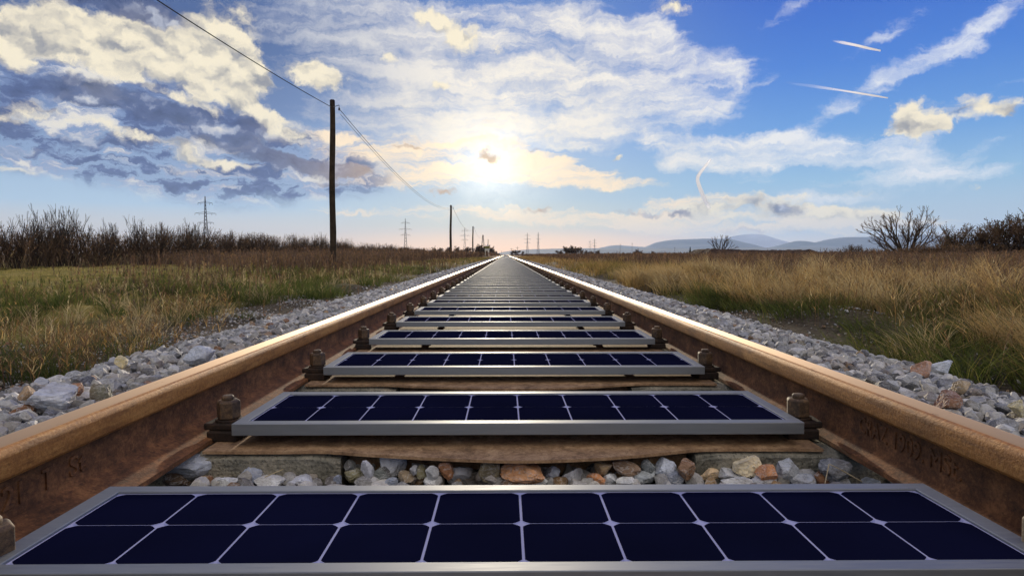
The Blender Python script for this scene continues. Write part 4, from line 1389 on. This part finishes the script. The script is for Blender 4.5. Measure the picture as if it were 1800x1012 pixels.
# --- earth mound
mx0, mx1 = px_at(1232, 70), px_at(1420, 70)
xs = np.linspace(mx0 - 1.5, mx1 + 1.5, 90); ysm = np.linspace(66, 76, 40)
XX, YY = np.meshgrid(xs, ysm)
prof = np.clip((XX - mx0 + .4) / 1.0, 0, 1) * np.clip((mx1 + .4 - XX) / 1.0, 0, 1) * np.clip((YY - 66) / 1.6, 0, 1) * np.clip((76 - YY) / 1.6, 0, 1)
ZZ = gz(XX, YY) - .1 + (.98 + .10 * np.sin(XX * .35 + .5)) * np.sqrt(prof) + hash_noise(XX, YY, 1.3, 3.0) * .10 * (prof > .05)
I = np.arange(XX.size).reshape(XX.shape)
Q = np.stack([I[:-1, :-1], I[:-1, 1:], I[1:, 1:], I[1:, :-1]], -1).reshape(-1, 4)
M['mound'] = mat_simple('dark_turned_earth', rgb(52, 42, 36), rgb(92, 74, 60), 1.4, 1, 0, .1, .9, .06)
tag(link('earth_mound', np_mesh('earth_mound', np.stack([XX, YY, ZZ], -1).reshape(-1, 3), [Q], [M['mound']], smooth=True)), 'long flat topped mound of dark earth on the right skyline', 'mound', kind='structure')

# ------------------------------------------------------------------ wooden poles and wires
def pole(px, Y, htop, r, label, frame=False):
    x = px_at(px, Y)
    z0 = float(gz(x, Y))
    top = at_y(px, htop, Y).z
    H = top - z0
    root = empty('wooden_pole', (x, Y, z0))
    b = MB()
    n = 16
    rings = 14
    for j in range(rings + 1 if not frame else 0):
        pass
    if frame:
        for s in (-1, 1):
            b.bar((s * .62, 0, -.3), (s * .07, 0, H), r, r * .8, 10)
        b.build('post', M['pole'], root, 0, True)
        c = MB(); c.bar((-.36, -.02, H * .52), (.36, -.02, H * .52), .05, .05, 6); c.build('brace', M['pole'], root)
    else:
        rr = random.Random(int(px))
        b.lathe([(r * (1.08 - .28 * j / rings) * rr.uniform(.97, 1.03), -.4 + (H + .4) * j / rings) for j in range(rings + 1)] + [(r * .62, H + .03)], n)
        me = b.mesh('post', M['pole'], 0, True)
        lean = -.011
        for v_ in me.vertices: v_.co.x += (v_.co.z - H) * -lean + .018 * math.sin(v_.co.z * 1.3)
        link('post', me, root)
        a = MB()
        a.bar((.05, -r*.6, H - .28), (.30, -r*.6, H - .20), .014, .014, 6); a.bar((.30, -r*.6, H - .20), (.30, -r*.6, H - .30), .012, .012, 6)
        a.build('bracket', M['galv'], root)
        a = MB(); a.lathe([(.02, 0), (.045, .02), (.03, .06), (.045, .09), (.02, .12)], 12, (.30, -r*.6, H - .42)); a.build('insulator', M['galv'], root, 0, True)
    return tag(root, label, 'utility pole', 'wooden poles along the left side of the line'), Vector((x + (0 if frame else .28), Y, z0 + H - .33))

PO = [(588, 26, 177, .128, 'tall dark wooden pole nearest the camera, rising above the left field'), (793, 81, 361, .15, 'second wooden pole, much smaller, left of the vanishing point'),
      (831.5, 135, 398, .15, 'third wooden pole, pale and thin, right of the second'), (849, 190, 413, .13, 'A shaped double pole rising from the far trees'),
      (858, 248, 421, .13, 'fifth thin pole just right of the A shaped pole'), (868, 330, 432, .13, 'last tiny pole before the vanishing point')]
tips = []
for k, (px, Y, ht, r, lab) in enumerate(PO):
    o, p = pole(px, Y, ht, r, lab, k == 3)
    tips.append(p)
def wire(p, q, sag, r, label, n=48):
    V = []
    for k in range(n + 1):
        t = k / n
        c = p.lerp(q, t); c.z -= sag * 4 * t * (1 - t)
        V.append(c)
    b = MB()
    for a, c in zip(V[:-1], V[1:]): b.bar(a, c, r, r, 5)
    return tag(b.build('overhead_wire', M['wire'], None, 0, True), label, 'wire', 'wires between the wooden poles')
back = Vector((tips[0].x - .3, -28.0, tips[0].z + .1))
wire(back, tips[0] + Vector((-.30, 0, .06)), 1.16, .013, 'dark wire running from the upper left corner to the tall pole')
wire(tips[0], tips[1], 1.25, .012, 'sagging wire between the tall pole and the second pole')
wire(tips[0] + Vector((.05, 0, -.22)), tips[1] + Vector((0, 0, -.15)), 1.22, .009, 'thinner wire hanging just below the sagging wire after the tall pole')
wire(tips[1], tips[2], 1.5, .014, 'thin wire between the second and the third pole')
wire(tips[2], tips[3], 1.3, .014, 'faint wire between the third pole and the A shaped pole')

for px, ht, Y, lab in [(899.5, 436, 300, 'small post just right of the vanishing point'), (909.5, 433, 300, 'taller thin post right of the vanishing point'), (1090, 428, 420, 'thin mast on the skyline below the far left end of the mountains'),
                       (1111, 426, 420, 'thin mast on the skyline nearest the little skyline trees'), (1186, 434, 420, 'thin mast before the blue mountains'), (882, 441, 400, 'tiny post beside the vanishing point')]:
    x = px_at(px, Y); z0 = float(gz(x, Y)); top = at_y(px, ht, Y).z
    root = empty('mast', (x, Y, z0))
    b = MB(); b.bar((0, 0, -.3), (0, 0, top - z0), .12, .07, 8); b.build('post', M['galv'], root)
    b = MB(); b.bar((-.8, 0, (top-z0)*.86), (.8, 0, (top-z0)*.86), .06, .06, 6); b.build('crossarm', M['galv'], root)
    tag(root, lab, 'mast')

# narrow evergreen on the right skyline
def conifer():
    Y = 420; x = px_at(1213, Y); z0 = float(gz(x, Y)); H = at_y(1213, 434, Y).z - z0
    root = empty('narrow_conifer', (x, Y, z0))
    b = MB(); b.bar((0, 0, -.2), (0, 0, H * .9), .16, .03, 8); b.build('trunk', M['bark'], root)
    r = np.random.default_rng(4)
    n = 1400
    t = r.random(n) ** .8
    a = r.uniform(0, 6.28, n); rad = (1 - t) * 1.05 * np.sqrt(r.random(n)) + .05
    P = np.stack([rad*np.cos(a), rad*np.sin(a), .3 + t * (H - .3)], 1)
    u = r.normal(size=(n, 3)); u /= np.linalg.norm(u, axis=1)[:, None]
    w = np.cross(u, r.normal(size=(n, 3))); w /= np.linalg.norm(w, axis=1)[:, None]
    V = np.stack([P - u*.2, P + w*.1, P + u*.2, P - w*.1], 1).reshape(-1, 3)
    C = np.repeat(L3((38,48,34),(48,56,40))[r.integers(0, 2, n)], 4, 0)
    link('crown', np_mesh('crown', V, [(np.arange(n)*4)[:, None] + np.array([[0, 1, 2, 3]])], [M['grass']], C), root)
    tag(root, 'narrow dark conifer on the skyline left of the earth mound', 'tree')
conifer()

# trackside hut by the A shaped pole
def hut():
    Y = 205; p = at_y(855.5, 438.8, Y); z0 = float(gz(p.x, Y))
    root = empty('trackside_hut', (p.x, Y, z0))
    wall = mat_simple('pale_plaster', rgb(214, 208, 190), rgb(232, 226, 208), 2, .9)
    roof = mat_simple('olive_roof', rgb(104, 100, 48), rgb(134, 126, 66), 2, .9)
    h = p.z - z0
    b = MB(); b.box(-.80, .80, 0, 2.2, 0, h + .42); b.build('wall', wall, root, .01)
    b = MB(); b.box(-.98, .98, -.25, 2.5, h + .422, h + 1.12); b.build('roof', roof, root, .05)
    b = MB(); b.box(-.35, .35, -.03, -.002, .1, 1.9); b.build('door', M['twig'], root, .005)
    tag(root, 'small pale hut with an olive roof beside the A shaped pole', 'hut')
hut()

# ------------------------------------------------------------------ lattice pylons
def pylon():
    root = empty('lattice_pylon')
    H = 50
    def hw(z): return 2.5 * (1 - z / 30) + .9 * z / 30 if z < 30 else .9 * (1 - (z - 30) / 20) + .15 * (z - 30) / 20
    b = MB()
    lv = [0, 6, 11.5, 16.5, 21, 25, 28.5, 31.5, 34.5, 37.5, 40.5, 43.5, 46.5, 50]
    r = .16
    for a, c in zip(lv[:-1], lv[1:]):
        wa, wc = hw(a), hw(c)
        for sx in (-1, 1):
            for sy in (-1, 1):
                b.bar((sx*wa, sy*wa, a), (sx*wc, sy*wc, c), r, r, 4)
            b.bar((sx*wa, -wa, a), (sx*wc, wc, c), r*.55, r*.55, 4); b.bar((sx*wa, wa, a), (sx*wc, -wc, c), r*.55, r*.55, 4)
            b.bar((-wa, sx*wa, a), (wc, sx*wc, c), r*.55, r*.55, 4); b.bar((wa, sx*wa, a), (-wc, sx*wc, c), r*.55, r*.55, 4)
    b.build('tower', M['galv'], root)
    for z, L in ((27.5, 6.2), (35.3, 8.2), (44, 5.6)):
        a = MB(); w = hw(z)
        for sx in (-1, 1):
            for sy in (-1, 1):
                a.bar((sx*w, sy*w, z), (sx*L, 0, z + .2), .13, .10, 4)
            a.bar((sx*w, 0, z + 1.5), (sx*L, 0, z + .2), .11, .10, 4)
            for f in (.6, 1.0):
                a.bar((sx*L*f, 0, z + .2), (sx*L*f, 0, z - 1.5), .12, .12, 4)
        a.build('crossarm', M['galv'], root)
    return root
py = pylon()
for k, (px, ht, lab) in enumerate([(363, 345, 'nearest lattice pylon, standing behind the hedge on the left'), (713, 384, 'second lattice pylon, between the tall pole and the second pole'),
        (817, 400, 'faint lattice pylon just left of the third pole'), (927, 409, 'left lattice pylon of the pair right of the vanishing point'), (946, 408, 'right lattice pylon of the pair right of the vanishing point'),
        (1037, 422, 'left one of two tiny pylons above the little skyline trees'), (1045, 419, 'right one of two tiny pylons above the little skyline trees')]):
    o = py if k == 0 else copy_tree(py)
    Y = 50 / ((447 - ht + .3) / F + .0004)
    o.location = (px_at(px, Y), Y, -.2)
    o.rotation_euler = (0, 0, rh.uniform(-.25, .25))
    if k == 4: o.rotation_euler = (0, 0, 1.0)
    tag(o, lab, 'pylon', 'lattice pylons across the plain')

# ------------------------------------------------------------------ mountains
def ridge(name, label, Y, depth, pts, seed, rough, colr):
    pts = sorted(pts)
    xs = np.array([at_y(p, 447, Y).x for p, _ in pts]); hs = np.array([max(0.0, at_y(p, q, Y).z) for p, q in pts])
    X = np.linspace(xs[0], xs[-1], 260)
    Yr = np.linspace(-1, 1, 36)
    h = np.interp(X, xs, hs)
    k = np.array([.15, .2, .3, .2, .15]); h = np.convolve(np.pad(h, 2, 'edge'), k, 'valid')
    XX, YY = np.meshgrid(X, Yr)
    prof = np.clip(1 - np.abs(YY), 0, 1) ** .8
    ZZ = h[None] * prof
    nz = hash_noise(XX, YY * depth, 1 / 1800., seed)
    ZZ = ZZ * (1 + nz * rough * np.clip(np.abs(YY) * 3, .12, 1)) - 3
    I = np.arange(XX.size).reshape(XX.shape)
    Q = np.stack([I[:-1, :-1], I[:-1, 1:], I[1:, 1:], I[1:, :-1]], -1).reshape(-1, 4)
    me = np_mesh(name, np.stack([XX, Y + YY * depth, ZZ], -1).reshape(-1, 3), [Q], [colr], smooth=True)
    return tag(link(name, me), label, 'mountains', kind='structure')
rock = mat_simple('mountain_forest', rgb(96, 104, 108), rgb(150, 152, 150), .0006, 1, 0, .05)
snow = mat_simple('high_pasture', rgb(170, 172, 174), rgb(226, 228, 230), .0005, 1, 0, .05)
ridge('low_hills', 'long low blue ridge at the foot of the mountains', 9000, 1500,
      [(830,450),(870,446),(890,441),(930,437.5),(990,436),(1060,435.5),(1110,436.5),(1180,436),(1240,435.5),(1330,434.5),(1450,435),(1540,436),(1660,437),(1800,440),(1900,448)], 1.0, .15, rock)
ridge('mountain_ridge', 'blue mountain shoulders left and right of the peak', 14500, 2500,
      [(1020,450),(1050,436),(1080,430),(1110,432),(1138,434),(1150,426),(1180,420.5),(1240,418.5),(1288,420),(1310,430),(1330,446),(1360,445),(1372,431),(1400,422.5),(1415,423),(1432,426),(1455,420),(1480,416),(1540,415),(1600,410),(1680,416),(1720,420),(1760,430),(1830,450)], 2.0, .12, rock)
ridge('mountain_peak', 'pale snowy peak standing highest behind the blue ridge', 20000, 3000,
      [(1180,450),(1230,428),(1270,418),(1300,412),(1320,410.3),(1340,411.5),(1360,419),(1376,424),(1400,430),(1440,450)], 3.0, .12, snow)

# ------------------------------------------------------------------ contrails
def contrail(pts, width, label, dist=26000):
    "pts: (px, py, relative width)"
    m = M.get('contrail')
    if m is None:
        m, T, out = material('ice_trail')
        d = T.n('ShaderNodeBsdfDiffuse', {0: (.9, .9, .9, 1)}); t = T.n('ShaderNodeBsdfTranslucent', {0: (.9, .9, .9, 1)})
        mx = T.n('ShaderNodeMixShader', {0: .85, 1: d.outputs[0], 2: t.outputs[0]})
        a = T.n('ShaderNodeAttribute', attribute_name='Col')
        tr = T.n('ShaderNodeBsdfTransparent')
        mx2 = T.n('ShaderNodeMixShader', {0: a.outputs[0], 1: tr.outputs[0], 2: mx.outputs[0]})
        T.t.links.new(mx2.outputs[0], out.inputs[0])
        M['contrail'] = m
    V, C = [], []
    n = 10
    P = [Vector((0, 0, CAM_H)) + ray(px, py) * dist for px, py, *_ in pts]
    for k, p in enumerate(P):
        d = (P[min(k+1, len(P)-1)] - P[max(k-1, 0)]).normalized()
        a = d.cross(Vector((0, 1, 0))).normalized(); b = d.cross(a)
        r = width * pts[k][2] / F * dist / 2
        for j in range(n):
            t = 2*math.pi*j/n
            V.append(p + a * r * math.cos(t) + b * r * math.sin(t)); C.append((pts[k][3],) * 3)
    Q = [(k*n+j, k*n+(j+1) % n, (k+1)*n+(j+1) % n, (k+1)*n+j) for k in range(len(P)-1) for j in range(n)]
    me = np_mesh('contrail', np.array([v[:] for v in V]), [np.array(Q)], [m], np.array(C), smooth=True)
    tag(link('contrail', me), label, 'contrail', 'contrails in the right half of the sky')
contrail([(1462,72,.3,.0),(1480,75,1.2,.35),(1505,80,1.0,.75),(1530,86,.9,1),(1548,89.5,.6,1)], 3.6, 'upper of two short straight white contrails at the upper right')
contrail([(1378,145,.8,.0),(1430,152,1.6,.07),(1478,159,.9,.35),(1510,164,.9,.8),(1540,169,.8,1),(1561,172.5,.5,1)], 3.2, 'lower of two short straight white contrails at the upper right')
contrail([(1250,279,.5,.2),(1241,291,.8,.6),(1232,302,.9,.8),(1227,310,1.0,.9),(1226,317,1.0,1),(1229,327,1.1,1),(1236,345,1.2,1),(1242,357,1.2,1),(1247,367,.9,.3)], 6.0, 'bent white contrail standing above the mountains')

# ------------------------------------------------------------------ haze
def haze():
    b = MB(); b.box(-26000, 26000, -200, 24000, -6, 900)
    m = bpy.data.materials.new('thin_air')
    m.use_nodes = True
    m.node_tree.nodes.clear()
    T = NT(m.node_tree)
    out = T.n('ShaderNodeOutputMaterial')
    pv = T.n('ShaderNodeVolumePrincipled')
    T.set(pv.inputs['Color'], (.50, .69, 1.0, 1))
    T.set(pv.inputs['Density'], HAZE)
    T.set(pv.inputs['Anisotropy'], .2)
    T.t.links.new(pv.outputs[0], out.inputs[1])
    o = b.build('haze', m)
    tag(o, 'thin bluish evening air over the whole plain', 'haze', kind='stuff')
HAZE = 3.8e-5
if HAZE: haze()
